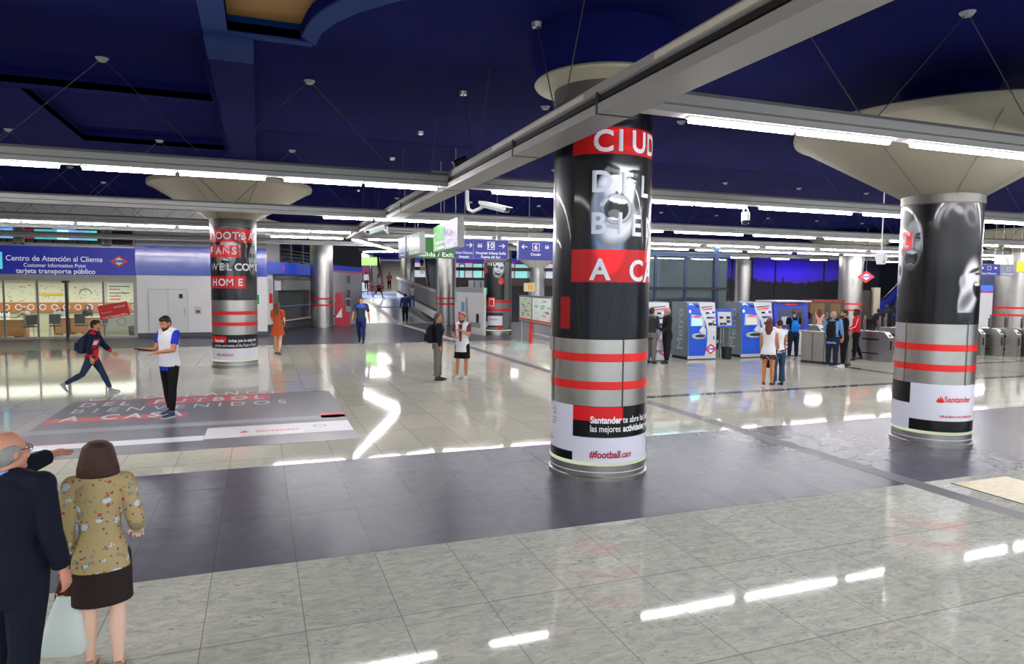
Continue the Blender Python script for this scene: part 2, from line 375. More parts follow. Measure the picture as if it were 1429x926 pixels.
# walls -------------------------------------------------------------------
YW = 34.0
def wall(name, pts, z0, z1, m, th=.15, parent=None):
    b = MB()
    for (a, c) in zip(pts[:-1], pts[1:]):
        a, c = Vector(a), Vector(c); d = (c-a); L = d.length; M = Matrix.Translation((a.x, a.y, 0)) @ Matrix.Rotation(math.atan2(d.y, d.x), 4, 'Z')
        b.box(0, L, 0, th, z0, z1, M)
    o = b.build(name, m, parent); return o
XL, X1, X2 = -16.0, -5.08, .35
UPW = mat('upper_wall_panel', 'B9B9B8', .4)
struct(wall('wall_left', [(-16, 40), (-16, -9)], 0, CZ, UPW))
struct(wall('wall_back_upper', [(X1, YW), (X2, YW)], 4.08, CZ, UPW))
struct(wall('wall_back_white', [(X1, YW), (X2, YW)], 0.2, 2.78, mat('white_cladding', 'F0EEEC', .3)))
struct(wall('baseboard_back', [(X1, YW-.02), (X2, YW-.02)], 0, .2, mat('slate_base', '55585E', .5)))
b = MB(); b.box(X1-.02, X2, YW-.1, YW, 2.78, 4.08); o = b.build('fascia_band', mat('gloss_blue', '1F46C8', .12, coat=.5)); tag(o, 'plain glossy blue fascia band above the white door wall', 'fascia')
b = MB()
for x in (-4.2, -3.1, -2.0, -.9): b.box(x, x+.012, YW-.012, YW, 4.1, 5.6)
struct(b.build('wall_panel_joint', GREY))
struct(wall('wall_right', [(48, -9), (48, 60)], 0, CZ, mat('dark_wall', '202430', .6)))
# far end walls behind everything
struct(wall('wall_far', [(2, 95), (60, 75)], 0, CZ+2, mat('far_white', 'CFCFD2', .6)))
struct(wall('wall_far_left', [(2.5, 47), (2.5, 100)], 0, CZ+2, mat('far_dark', '15161A', .6)))
# door in the white wall
d = MB(); d.box(-4.62, -3.05, YW-.03, YW, .2, 2.15); door = struct(d.build('door_1', mat('white_door', 'EAE8E6', .35)))
b = MB()
for x in (-4.64, -3.85, -3.05): b.box(x, x+.012, YW-.033, YW-.03, .2, 2.15)
b.box(-4.64, -3.04, YW-.033, YW-.03, 2.15, 2.165); b.build('door_gap', GREY, door)
b = MB(); b.box(-4.3, -3.9, YW-.09, YW-.03, 1.98, 2.03); b.build('door_closer', STEELD, door)
b = MB(); b.box(-3.2, -3.14, YW-.06, YW-.03, .95, 1.35); b.build('door_handle', STEELD, door)
b = MB(); b.box(-3.4, -3.24, YW-.035, YW-.03, 1.75, 1.95); b.build('door_plate', DARK, door)
t = thing('wall_intercom', 'small steel intercom box on the white wall right of the door', 'intercom', (-2.62, YW, 1.2))
b = MB(); b.box(-.14, .14, -.06, 0, -.15, .2, bev=.01); b.build('housing', STEELD, t)
b = MB(); b.box(-.08, .08, -.065, -.06, -.1, .02); b.build('button_panel', mat('maroon', '7C2430', .4), t)
t = thing('display_case', 'blue surround with a dark red-framed display case beside the poster column', 'display case', (-1.62, YW, .2))
b = MB(); b.box(0, 1.5, -.04, 0, 0, 2.5); b.build('surround', BLUE, t)
b = MB(); b.box(.2, 1.3, -.09, -.04, .8, 1.95); b.build('frame', RED, t)
b = MB(); b.box(.26, 1.24, -.1, -.09, .86, 1.89); b.build('glazing', BLACK, t)
b = MB(); b.box(.55, .9, -.105, -.1, 1.62, 1.8); b.build('notice', WHITE, t)
t = thing('alarm_box', 'yellow alarm box on the blue band beside the poster column', 'alarm box', (-1.35, YW-.1, 2.82))
b = MB(); b.box(-.1, .1, -.08, 0, 0, .3, bev=.01); b.build('housing', YELLOW, t)
b = MB(); b.lathe([(.0, .0), (.05, 0), (.05, .03), (0, .03)]); 
for v in b.bm.verts: v.co = Vector((v.co.x, -.08-v.co.z, v.co.y+.08))
b.build('button', mat('button_brown', '5A2A10', .4), t)
# ---------------------------------------------------------------- customer information point
sg = thing('shop_sign', 'long blue fascia sign with white lettering above the glazed customer centre', 'sign', (0, YW, 0))
b = MB(); b.box(XL, X1-.03, -.18, 0, 2.76, 3.94); b.build('panel', mat('sign_face', '1E2CA8', .35, emit=.12), sg)
b = MB(); b.box(XL, X1-.03, -.2, -.0, 3.94, 3.99); b.build('top_trim', STEELD, sg)
def wtext(s, x0px, x1px, ypx_base, hcap, m=WTEXT, par=sg, Yw=YW-.19, bold=.0, **k):
    p = AY(x0px, ypx_base, Yw); q = AY(x1px, ypx_base, Yw)
    return text_flat(s, hcap, wallM((p.x-par.location.x, p.y-par.location.y, p.z-par.location.z)), m, par, w=q.x-p.x, bold=bold, **k)
wtext('Centro de Atención al Cliente', 8, 143, 363, .22, bold=.012)
wtext('Customer Information Point', 33, 120, 372, .16, bold=.01)
wtext('tarjeta transporte público', 22, 133, 380.5, .2, bold=.02)
p = AY(166, 364.5, YW-.19); diamond(sg, wallM((p.x, -.19, p.z)), .36)
p = AY(-4, 363, YW-.19); polyobj('pictogram', [rectp(0, .18, -.35, .35)], wallM((p.x, -.19, p.z)), mat('cyan_patch', '58C8D8', .4, emit=.4), sg)
# upstairs office windows
struct(wall('wall_upstairs_back', [(XL, YW+5), (X1, YW+5)], 3.9, CZ, mat('office_wall', '6A5F54', .7)))
struct(wall('wall_shop_back', [(XL, YW+5.5), (X1, YW+5.5)], 0, 3.9, mat('shop_wall', 'C8C4AC', .6)))
struct(wall('wall_shop_side', [(X1, YW+5.6), (X1, YW+.16)], 0, CZ, mat('shop_side', 'D6D4C8', .6)))
b = MB(); b.box(XL, X1, YW, YW+5.6, -.1, 0.01); struct(b.build('floor_shop', mat('shop_floor', 'B8B49A', .2)))
b = MB(); b.box(XL, X1, YW-.05, YW+5.6, 2.6, 2.76); struct(b.build('ceiling_shop', mat('shop_ceiling', 'C8C8C0', .6)))
b = MB(); b.box(XL, X1, YW, YW+5.6, 3.9, 3.94); struct(b.build('floor_office', DARK))
lamp('shop_ceiling_lamp', (-10, YW+2.6, 2.58), 9, 3.6, 150, (1, .97, .86))
lamp('office_ceiling_lamp', (-10, YW+2.2, 5.6), 9, 1.5, 30, (.95, .98, 1))
WINF = mat('window_frame_grey', 'A6A6A4', .4)
wpx = [(-40, 22), (30, 145), (152, 188)]
for i, (a, c) in enumerate(wpx):
    xa, xc = AY(a, 320, YW).x, AY(c, 320, YW).x
    b = MB(); z0, z1 = 3.99, 5.3; w_ = .09
    b.box(xa, xc, YW-.06, YW+.04, z0, z0+w_); b.box(xa, xc, YW-.06, YW+.04, z1-w_, z1)
    b.box(xa, xa+w_, YW-.06, YW+.04, z0, z1); b.box(xc-w_, xc, YW-.06, YW+.04, z0, z1); b.box(xa, xc, YW-.06, YW+.04, 4.95, 5.0)
    wo = struct(b.build('window_%d' % (i+1), WINF))
    b = MB(); b.box(xa+w_, xc-w_, YW-.01, YW, z0+w_, z1-w_); b.build('pane', GLASS, wo)
    if i == 2:
        b = MB(); b.box(xa+w_, xc-w_, YW+.1, YW+.14, z0+w_, z1-w_); struct(b.build('wall_window_blind', mat('brown_blind', '4E332C', .7)))
struct(wall('wall_mullion', [(XL, YW), (X1, YW)], 5.3, CZ, mat('upper_grey', 'A4A4A2', .5)))
for a, c in ((22, 30), (145, 152)):
    xa, xc = AY(a, 320, YW).x, AY(c, 320, YW).x
    b = MB(); b.box(xa, xc, YW-.05, YW+.2, 3.99, 5.3); struct(b.build('wall_pier', mat('pier_grey', '82827E', .5)))
scr = [(48, 'mint', '98C878', 2.2), (10, 'blue', '78A0E0', 2.6), (36, 'pink', 'B83850', .8), (50, 'aqua', '60B8C0', 2), (92, 'white', 'C8E8F0', 3), (108, 'blue', '5080D8', 2.6), (124, 'teal', '58C8C8', 2.6), (0, 'mint', '98C878', 2.2), (74, 'aqua', '8898A0', 1)]
for px, n, c, e in scr:
    p = AY(px, 330, YW+1.6); t = thing('monitor', {'mint': 'green', 'blue': 'blue', 'pink': 'dim red', 'aqua': 'aqua', 'white': 'white', 'teal': 'teal'}[n]+' lit monitor in the office window above the shop sign, %s' % ('left part' if px < 60 else 'right part'), 'monitor', (p.x, YW+1.6, 3.94), 0, 'office monitors above the shop sign')
    b = MB(); b.box(-.36, .36, -.03, .03, .35, .85, bev=.01); b.box(-.04, .04, 0, .04, .02, .4); b.box(-.15, .15, -.08, .1, 0, .03); b.build('casing', BLACK, t)
    b = MB(); b.box(-.33, .33, -.034, -.03, .38, .82); b.build('screen', emis('screen_'+n, c, e*.3), t)
b = MB(); b.box(-15.5, -5.5, YW+1.2, YW+2.0, 3.9, 3.955); 
for x0_, x1_ in ((10, 22), (72, 106)):
    pass
b.bm.free()
for a, c, z in ((0, 20, 4.85), (72, 107, 4.85), (0, 20, 4.62), (76, 106, 4.62)):
    xa, xc = AY(a, 320, YW+3).x, AY(c, 320, YW+3).x
    t = thing('wall_screen', 'long blue lit strip screen high in the upstairs office', 'screen', (0, YW+3, z), 0, 'strip screens in the upstairs office')
    b = MB(); b.box(xa, xc, 0, .05, 0, .17); b.build('casing', BLACK, t); b = MB(); b.box(xa+.02, xc-.02, -.004, 0, .02, .15); b.build('screen', emis('strip_blue', '70A8F0', 1.0), t)
# glazed front
gf = thing('glazed_shopfront', 'full-height glazed front of the customer centre under the blue sign', 'shopfront', (0, YW, 0))
b = MB(); b.box(XL, X1, -.1, .05, 0, .1); b.box(XL, X1, -.12, .06, 2.48, 2.76); b.box(X1-.12, X1, -.1, .05, .1, 2.48); b.build('frame', mat('shop_frame', 'B0ACA6', .4), gf)
for a in (53, 145, 6):
    x = AY(a, 430, YW).x; b = MB(); b.box(x-.03, x+.03, -.04, .03, .1, 2.48); b.build('mullion', GREY, gf)
x = AY(94, 430, YW).x; b = MB(); b.box(x-.05, x+.05, -.12, .03, 0, 2.5); b.tube([(x, -.14, 2.4), (x, -.14, 2.5)], .14); b.build('door_post', mat('post_dark', '303440', .4), gf)
b = MB(); b.box(XL, X1-.12, -.012, 0, .1, 2.48); b.build('glass_pane', GLASS, gf)
t = thing('hanging_poster', 'tilted red card-shaped poster stuck on the shop glass', 'poster', tuple(AY(159, 433, YW-.05)))
M = Matrix.Rotation(math.radians(11), 4, 'Y').inverted()
b = MB(); b.box(-.58, .58, -.01, .0, -.31, .31, M); b.build('sheet', mat('poster_red', 'E02818', .4), t)
M = Matrix.Rotation(-math.radians(11), 4, 'Y') @ wallM((0, -.014, 0))
text_flat('Tarjeta Transporte Público', .08, M @ Matrix.Translation((-.52, -.27, 0)), WTXP, t, w=1.02, bold=.02)
text_flat('Comunidad de Madrid', .05, M @ Matrix.Translation((-.5, -.05, 0)), WTXP, t, w=.4)
text_flat('tarjeta', .1, M @ Matrix.Translation((0.02, .1, 0)), WTXP, t, w=.45)
# posters on the shop's back wall
def poster_panel(name, lab, px0, px1, y0, y1, Yd, m, parts):
    a = AY(px0, y1, Yd); c = AY(px1, y0, Yd); t = thing(name, lab, 'poster', (a.x, Yd, a.z)); w_, h_ = c.x-a.x, c.z-a.z
    b = MB(); b.box(0, w_, 0, .02, 0, h_); b.build('sheet', m, t)
    for nm, mm, pl in parts: polyobj(nm, [[(x*w_, y*h_) for x, y in p_] for p_ in pl], wallM((0, -.006, 0)), mm, t)
    return t
rn = random.Random(3)
def squig(n, x0=.05, x1=.95, y0=.1, y1=.9, s=.02):
    out = []
    for _ in range(n):
        x, y = rn.uniform(x0, x1), rn.uniform(y0, y1); w_, h_ = rn.uniform(.01, .09), rn.uniform(.008, .03)
        out.append(rectp(x, min(x+w_, .97), y, y+h_))
    return out
PSH = mat('poster_sheet', 'E6E4D2', .6); SK = mat('sketch_grey', '707468', .7)
for lab, a, c in (('cream drawing poster on the shop back wall, leftmost of the row', -2, 48), ('cream poster with a yellow bar on the shop back wall', 55, 90), ('cream poster with an arch drawing on the shop back wall', 97, 142), ('cream poster with red and black text lines on the shop back wall', 150, 186)):
    parts = [('sketch_lines', SK, squig(34))]
    if 'yellow' in lab: parts.append(('yellow_bar', YELLOW, [rectp(0, .95, .38, .52)]))
    if 'arch' in lab: parts.append(('arch_drawing', SK, [[(.3+.2*(1-math.cos(t_))*1.0, .45+.3*math.sin(t_)), (.3+.2*(1-math.cos(t_+.2)), .45+.3*math.sin(t_+.2)), (.32+.18*(1-math.cos(t_+.2)), .42+.27*math.sin(t_+.2)), (.32+.18*(1-math.cos(t_)), .42+.27*math.sin(t_))] for t_ in [i*.2 for i in range(15)]]))
    if 'red' in lab: parts += [('red_lines', RED, [rectp(.08, .5, y, y+.05) for y in (.2, .35, .68)]), ('black_lines', BTEXT, [rectp(.08, .85, y, y+.045) for y in (.5, .82)])]
    poster_panel('wall_poster', lab, a, c, 395, 424, YW+5.45, PSH, parts)
b = MB(); b.box(XL, X1-.05, YW+5.36, YW+5.45, .95, 1.42); o = b.build('wall_band', WOODD); tag(o, 'orange wood band with line icons behind the shop desks', 'wall panel')
b = MB()
for k in range(16):
    x = -13+k*.5
    for i in range(12):
        a0, a1 = 2*PI*i/12, 2*PI*(i+1)/12
        q = [(x+r_*math.cos(a_), 1.19+r_*math.sin(a_)) for r_, a_ in ((.15, a0), (.15, a1), (.11, a1), (.11, a0))]
        vs = [b.bm.verts.new((p_[0], YW+5.355, p_[1])) for p_ in q]; b.bm.faces.new(vs)
b.build('icons', WTXP, o)
# desks
def desk(px0, px1, yfront, lab, depth=.8, h=.78, split=True):
    a = AY(px0, 440, yfront); c = AY(px1, 440, yfront); t = thing('service_desk', lab, 'desk', (a.x, yfront, .01)); w_ = c.x-a.x
    b = MB(); b.box(0, w_, 0, .03, .05, h-.03); b.box(0, .03, .03, depth, 0, h-.03); b.box(w_-.03, w_, .03, depth, 0, h-.03); b.build('front_panel', WOOD, t)
    b = MB(); b.box(-.03, w_+.03, -.05, depth, h-.03, h, bev=.004); b.build('worktop', mat('desk_top', 'D8C8A0', .35), t); return t
desk(-10, 32, YW+1.2, 'beech service desk nearest the shop glass, at far left')
desk(76, 94, YW+2.6, 'short beech service desk behind the dark shop door post')
desk(98, 142, YW+2.9, 'beech service desk behind the two dark chairs right of the post')
t = thing('counter_panel', 'pale grey counter with a round mark below the red poster', 'counter', (AY(146, 450, YW+2.2).x, YW+2.2, .01))
b = MB(); b.box(0, 1.35, 0, .6, 0, .95, bev=.01); b.build('body', mat('counter_grey', 'B4B4A4', .5), t)
b = MB(); 
for i in range(20):
    a0, a1 = 2*PI*i/20, 2*PI*(i+1)/20
    b.bm.faces.new([b.bm.verts.new((.7+r_*math.cos(a_), -.004, .6+r_*math.sin(a_))) for r_, a_ in ((.2, a0), (.2, a1), (.16, a1), (.16, a0))])
b.build('round_mark', GREY, t)
t = thing('litter_bin', 'small dark litter bin at the right end of the shop', 'bin', (AY(186, 470, YW+1).x, YW+1, .01))
b = MB(); b.lathe([(.001, 0), (.16, 0), (.2, .45), (.18, .45), (.14, .02), (.001, .02)], n=20); b.build('body', mat('bin_grey', '3C3E42', .5), t, True)
# office chair
def make_chair(x, y, rz, lab):
    t = thing('visitor_chair', lab, 'chair', (x, y, .01), rz)
    b = MB(); b.box(-.24, .24, -.22, .22, .43, .48, bev=.02); b.build('seat', CHAIRM, t)
    b = MB(); b.box(-.22, .22, -.26, -.22, .55, .98, bev=.015); b.build('backrest', CHAIRM, t)
    for sx in (-1, 1):
        b = MB(); b.tube([(.23*sx, .2, 0), (.22*sx, .2, .45)], .014); b.build('leg', STEELD, t)
        b = MB(); b.tube([(.23*sx, -.24, 0), (.22*sx, -.22, .45), (.22*sx, -.25, .75)], .014); b.build('leg', STEELD, t)
    return t
for px, yd, rz, lab in ((41, YW+1.3, .6, 'charcoal visitor chair under the seated man at the left desk'), (78, YW+1.9, .1, 'charcoal visitor chair left of the dark door post'), (114, YW+2.0, -.1, 'charcoal visitor chair right of the dark door post'), (139, YW+1.7, 1.2, 'charcoal visitor chair beside the grey counter')):
    make_chair(AY(px, 450, yd).x, yd, rz+0, lab)
# ================================================================== LIGHT TRACKS
BZ = 4.14
def track(x0, x1, Y, lab, rz=0, z=BZ, cables=None, step=2.87, name='light_track', w=.2):
    t = thing(name, lab, 'light track', (x0, Y, z), rz); L = x1-x0
    b = MB(); h = w/2
    b.prism([(-h*.55, .03), (h*.55, .03), (h*.55, .10), (h, .11), (h, .2), (h*.8, .24), (-h*.8, .24), (-h, .2), (-h, .11), (-h*.55, .10)], 0, L, 'x'); b.build('channel', ALU, t)
    b = MB(); b.box(0, L, -h*.8, h*.8, .024, .03); b.build('tray', mat('tray_white', 'B4B2B0', .5), t)
    for k in (cables if cables is not None else [i*step+1.45 for i in range(int((L-2.8)/step)+1)]):
        for s in (-1, 1): b = MB(); b.tube([(k+s*1.32, 0, .24), (k+s*.03, 0, CZ-z-.03)], .006, 5); b.build('hanger_cable', DARK, t)
        b = MB(); b.tube([(k, 0, CZ-z-.05), (k, 0, CZ-z)], [.05, .09], 10); b.build('ceiling_rose', GREY, t)
    return t
proto_fix = {}
def fixture(x, Y, lab, group, L=1.24, z=BZ, rz=0):
    if L not in proto_fix:
        t = thing('fluorescent_light', lab, 'ceiling light', (x, Y, z), rz, group)
        b = MB(); b.box(0, L, -.04, .04, .006, .024); b.build('reflector', WHITE, t)
        b = MB(); b.tube([(.02, 0, -.014), (L-.02, 0, -.014)], .028, 8); b.build('tube', TUBE, t)
        proto_fix[L] = t; return t
    t = copy_tree(proto_fix[L]); t.location = (x, Y, z); t.rotation_euler.z = rz; t['label'] = lab; t['group'] = group; return t
XB0, XB1 = 3.05, 3.42
def row(Y, xl, xr, where, left=(), right=(), L=1.24, tl=None):
    if xl is not None: track(xl, XB0, Y, 'aluminium light track left of the long beam, %s' % where)
    if xr is not None: track(XB1, xr, Y, 'aluminium light track right of the long beam, %s' % where)
    for s in left:
        for k in (0, 1): fixture(s+k*(L+.03), Y, 'bare fluorescent tube light left of the long beam, in the %s' % where, 'tube lights left of the long beam, %s' % where, L)
    for s in right:
        for k in (0, 1): fixture(s+k*(L+.03), Y, 'bare fluorescent tube light right of the long beam, in the %s' % where, 'tube lights right of the long beam, %s' % where, L)
row(5.75, None, 22, 'row nearest the camera', (), [3.96+2.98*k for k in range(6)], 1.32)
row(11.45, -15, 47, 'second row from the camera', [.38-2.76*k for k in range(-0, 5)], [3.86]+[6.85+2.83*k for k in range(13)])
row(17.5, -15, 47, 'third row from the camera', [1.5], [5.75-2.15, 5.75+.15]+[8.8+2.9*k for k in range(12)])
row(22.5, -15, 47, 'fourth row from the camera', [1.5-1.2]+[-3.61-1.2-2.6*k for k in range(-1, 3)], [5.1+2.87*k for k in range(14)])
row(25.5, -9, 47, 'fifth row from the camera', [.4], [3.8+2.87*k for k in range(14)])
track(-15, 47, 31, 'aluminium light track in the sixth row')
for k in range(11): fixture(16+2.8*k, 31, 'bare fluorescent tube light in the sixth row, far right of the hall', 'tube lights of the sixth row')
# long beam running down the hall
t = thing('main_beam', 'long deep aluminium beam running down the hall above the drain', 'beam', (XB0, -4, BZ))
b = MB(); w = XB1-XB0
b.prism([(0, 0), (w, 0), (w, .09), (w-.05, .12), (w-.05, .17), (w, .19), (w, .27), (w-.06, .31), (.06, .31), (0, .27), (0, .19), (.05, .17), (.05, .12), (0, .09)], 0, 30, 'y')
b.build('channel', mat('beam_grey', (.30, .29, .28), .5, .2), t)
b = MB(); b.box(.02, .05, 0, 29.6, .12, .17); b.box(w-.05, w-.02, 0, 29.6, .12, .17); b.build('slot', BLACK, t)
b = MB(); b.box(-.012, .0, 6.6, 8.9, .2, .25); b.box(-.012, .0, 10.2, 13.0, .2, .25); b.build('cover_strip', mat('cover_pale', 'C6BFB4', .5), t)
b = MB()
for y in (4.0, 9.9, 12.2, 15.6, 19.5, 23.4): b.box(-.008, w+.008, y, y+.03, -.006, .2)
b.build('joint_band', DARK, t)
for y in (11.2, 14.4, 17.6, 20.8, 24.0, 27.2):
    for s in (-1, 1):
        b = MB(); b.tube([(w/2, y+s*.1, .31), (w/2, y+s*.7, CZ-BZ-.02)], .007, 5); b.build('hanger_cable', DARK, t)
    b = MB(); b.tube([(w/2, y+.7, CZ-BZ-.06), (w/2, y+.7, CZ-BZ)], [.06, .07], 10); b.build('ceiling_rose', STEELD, t)
# zigzag of tubes over the ramp
zig = [Vector((3.3, 26.0, BZ)), Vector((6.9, 35.5, 4.2)), Vector((6.1, 44.5, 4.55)), ]
for i, (a, c) in enumerate(zip(zig[:-1], zig[1:])):
    d = c-a; L = d.length; rz = math.atan2(d.y, d.x)
    tt = thing('light_track', 'light track slanting %s over the ramp' % ('away to the right' if i == 0 else 'back to the left'), 'light track', a, 0)
    tt.rotation_euler = Euler((0, -math.asin(d.z/L), rz)); 
    b = MB(); b.box(0, L, -.1, .1, .03, .2); b.build('channel', ALU, tt)
    n = int(L/1.35)
    for k in range(n):
        fx = fixture(0, 0, 'fluorescent tube of the zigzag line over the ramp', 'zigzag tube lights over the ramp')
        fx.rotation_euler = tt.rotation_euler; fx.location = a + d*(k*1.35/L) - Vector((0, 0, .0))
# ================================================================== COLUMNS
def circ_lathe(prof, name, m, parent, n=72): b = MB(); b.lathe(prof, n=n); return b.build(name, m, parent, smooth=True)
class Art:
    """prints wrapped round a column: s = arc length to the viewer's right, z = height"""
    def __init__(s, cx, half, R, z0, z1, zy, D, res=.012):
        s.cx, s.half, s.R, s.z0, s.z1 = cx, half, R, z0, z1
        s.y0, s.zr, s.k = zy    # z = zr + (y0-py)*k
        nc = int(2*PI*R/res); nz = int((z1-z0)/res)
        s.nc, s.nz = nc, nz
        ph = (np.arange(nc)/nc*2-1)*PI; s.ph = ph
        P = np.where(np.abs(ph) < PI/2, cx+half*np.sin(ph), cx+np.sign(ph)*(half+(np.abs(ph)-PI/2)*half*1.0))
        z = z0+(z1-z0)*np.arange(nz+1)/nz
        s.PX, s.Z = np.meshgrid(P, z); s.PY = s.y0-(s.Z-s.zr)/s.k
        # column surface rows curve in view: rows measured on the front line
        s.C = np.zeros(s.PX.shape+(3,))
    def fill(s, c, x0=-9e9, x1=9e9, y0=-9e9, y1=9e9, a=1.0):
        m = ((s.PX >= x0) & (s.PX <= x1) & (s.PY >= y0) & (s.PY <= y1))[..., None]*a; s.C = s.C*(1-m)+np.array(c)*m
    def ell(s, c, cx, cy, rx, ry, rot=0, soft=.25, a=1.0, clip=None):
        t = math.radians(rot); dx, dy = s.PX-cx, s.PY-cy
        u = (dx*math.cos(t)+dy*math.sin(t))/rx; v = (-dx*math.sin(t)+dy*math.cos(t))/ry
        r = np.sqrt(u*u+v*v); m = np.clip((1+soft-r)/(2*soft+1e-6), 0, 1); m = m*m*(3-2*m)*a
        if clip is not None: m = m*clip
        s.C = s.C*(1-m[..., None])+np.array(c)*m[..., None]
    def tint(s, c, x0, x1, y0, y1):
        m = ((s.PX >= x0) & (s.PX <= x1) & (s.PY >= y0) & (s.PY <= y1))[..., None]; s.C = s.C*(1-m)+m*np.clip(np.array(c)*(.72+.9*s.C.mean(-1, keepdims=True)), 0, 1)
    def noise(s, amp, fx=.35, fy=.08, seed=0):
        r = np.random.RandomState(seed); n = np.zeros(s.PX.shape)
        for i in range(7):
            n += np.sin(s.PX*fx*r.uniform(.3, 1.6)+s.PY*fy*r.uniform(-1.5, 1.5)+r.uniform(0, 6))
        s.C = np.clip(s.C*(1+amp*n[..., None]/3), 0, 1)
    def s_of(s, px): return s.R*math.asin(max(-1, min(1, (px-s.cx)/s.half)))
    def z_of(s, py): return s.zr+(s.y0-py)*s.k
    def face(s, cx, cy, rx, ry, rot=0, g=.82, mouth=1.0, hair=True, mr=.33, eyes=True, up=0.0):
        sk = np.array((g*.95, g*.98, g*1.03)); dk = np.array((.04, .045, .055)); t = math.radians(rot)
        def q(u, v): return cx+(u*rx*math.cos(t)-v*ry*math.sin(t)), cy+(u*rx*math.sin(t)+v*ry*math.cos(t))
        def e(c, u, v, a, b_, r=0, soft=.12, al=1): X, Y = q(u, v-(up if abs(u) < .9 and a < .9 else 0)); s.ell(c, X, Y, a*rx, b_*ry, rot+r, soft, al)
        if hair: e((.05, .05, .06), 0, -.2, 1.32, 1.18, soft=.1)
        e(sk*.5, 0, 0, 1.0, 1.03, soft=.06); e(sk*.9, .03, -.05, .9, .95, soft=.16); 
        e(sk*1.06, .05, -.62, .6, .3, soft=.5, al=.7)
        for sg_ in (-1, 1):
            e(sk*1.08, .55*sg_, .02, .26, .2, soft=.6, al=.8); e(sk*.55, .62*sg_, .42, .16, .34, 12*sg_, soft=.5, al=.7)
            if eyes:
                e(sk*.42, .42*sg_, -.30, .30, .13, soft=.3, al=.9); e(sk*.95, .42*sg_, -.255, .2, .045, 6*sg_, soft=.2); e(dk, .42*sg_, -.29, .22, .04, 10*sg_, soft=.15); e(dk, .44*sg_, -.45, .27, .045, -12*sg_, soft=.2)
        e(sk*.5, .13, -.08, .07, .22, soft=.4, al=.8); e(sk*1.15, .0, -.1, .08, .22, soft=.4); e(sk*1.1, 0, .06, .15, .07, soft=.3); e(dk, -.11, .12, .06, .03, soft=.2); e(dk, .11, .12, .06, .03, soft=.2)
        e(sk*.42, 0, .50, mr*1.3, .36*mouth, soft=.1); e(sk*.8, 0, .50, mr*1.22, .33*mouth, soft=.08); e(dk, 0, .50, mr*1.05, .28*mouth, soft=.05)
        e(sk*1.2, 0, .50-.20*mouth, mr*.78, .06*mouth, soft=.08); e(sk*.45, 0, .50+.12*mouth, mr*.62, .11*mouth, soft=.15); e(sk*1.0, 0, .50+.235*mouth, mr*.55, .03, soft=.1)
        e(sk*.6, 0, .50+.42*mouth, .3, .04, soft=.4, al=.7)
    def build(s, name, parent, m, R=None, skip=None):
        R = R or s.R; me = bpy.data.meshes.new(name); nc, nz = s.nc, s.nz
        co = np.zeros((nz+1, nc, 3)); co[..., 0] = R*np.sin(s.ph)[None]; co[..., 1] = -R*np.cos(s.ph)[None]; co[..., 2] = s.Z
        idx = np.arange((nz+1)*nc).reshape(nz+1, nc); i2 = np.roll(idx, -1, 1)
        F = np.stack([idx[:-1], i2[:-1], i2[1:], idx[1:]], -1).reshape(-1, 4)
        me.vertices.add(len(co.reshape(-1, 3))); me.vertices.foreach_set('co', co.reshape(-1))
        me.loops.add(F.size); me.loops.foreach_set('vertex_index', F.reshape(-1)); me.polygons.add(len(F))
        me.polygons.foreach_set('loop_start', np.arange(0, F.size, 4)); me.polygons.foreach_set('loop_total', np.full(len(F), 4))
        me.polygons.foreach_set('use_smooth', np.ones(len(F), bool)); me.update(calc_edges=True)
        a = me.color_attributes.new('print', 'FLOAT_COLOR', 'POINT'); c = np.clip(s.C, 0, 1)
        c = np.where(c <= .04045, c/12.92, ((c+.055)/1.055)**2.4); a.data.foreach_set('color', np.concatenate([c, np.ones(c.shape[:2]+(1,))], -1).reshape(-1).astype('f'))
        return link(name, me, m, parent)
    def text(s, st, px, py_base, hpx, m, parent, wpx=None, bold=.02, lift=.004, align='l', shear=0, name='lettering'):
        h = hpx*s.k; w = wpx*s.half/s.half*s.R/s.half if wpx else None
        bm = text_bm(st, h, w, bold, shear, align); s0 = s.s_of(px)
        if not bm.verts: return
        xs = [v.co.x for v in bm.verts]; x = math.floor(min(xs)/.05)*.05
        while x < max(xs):
            bmesh.ops.bisect_plane(bm, geom=bm.verts[:]+bm.edges[:]+bm.faces[:], plane_co=(x, 0, 0), plane_no=(1, 0, 0)); x += .05
        z0 = s.z_of(py_base); R = s.R+lift
        for v in bm.verts:
            p = (s0+v.co.x)/s.R; z = z0+v.co.y; v.co = (R*math.sin(p), -R*math.cos(p), z)
        me = bpy.data.meshes.new(name); bm.to_mesh(me); bm.free(); return link(name, me, m, parent)
    def patch(s, px0, px1, py0, py1, m, parent, name, lift=.002, s0=None, s1=None):
        a = (s0 if s0 is not None else s.s_of(px0))/s.R; c = (s1 if s1 is not None else s.s_of(px1))/s.R; n = max(2, int((c-a)/.06)); b = MB(); R = s.R+lift; pr = None
        for i in range(n+1):
            p = a+(c-a)*i/n; v = [b.bm.verts.new((R*math.sin(p), -R*math.cos(p), s.z_of(y))) for y in (py1, py0)]
            if pr: b.bm.faces.new((pr[0], v[0], v[1], pr[1]))
            pr = v
        return b.build(name, m, parent, smooth=True)
WRAP = attrm('poster_wrap', .3, .22); WRAP.node_tree.nodes['Principled BSDF'].inputs['Specular IOR Level'].default_value = .22
def column(c, R, lab, top, z=None, cone=True, group=None):
    """top: z of the steel collar's upper edge"""
    t = thing('column', lab, 'column', (c[0], c[1], 0), math.atan2(c[1], c[0])-PI/2, group)
    return t
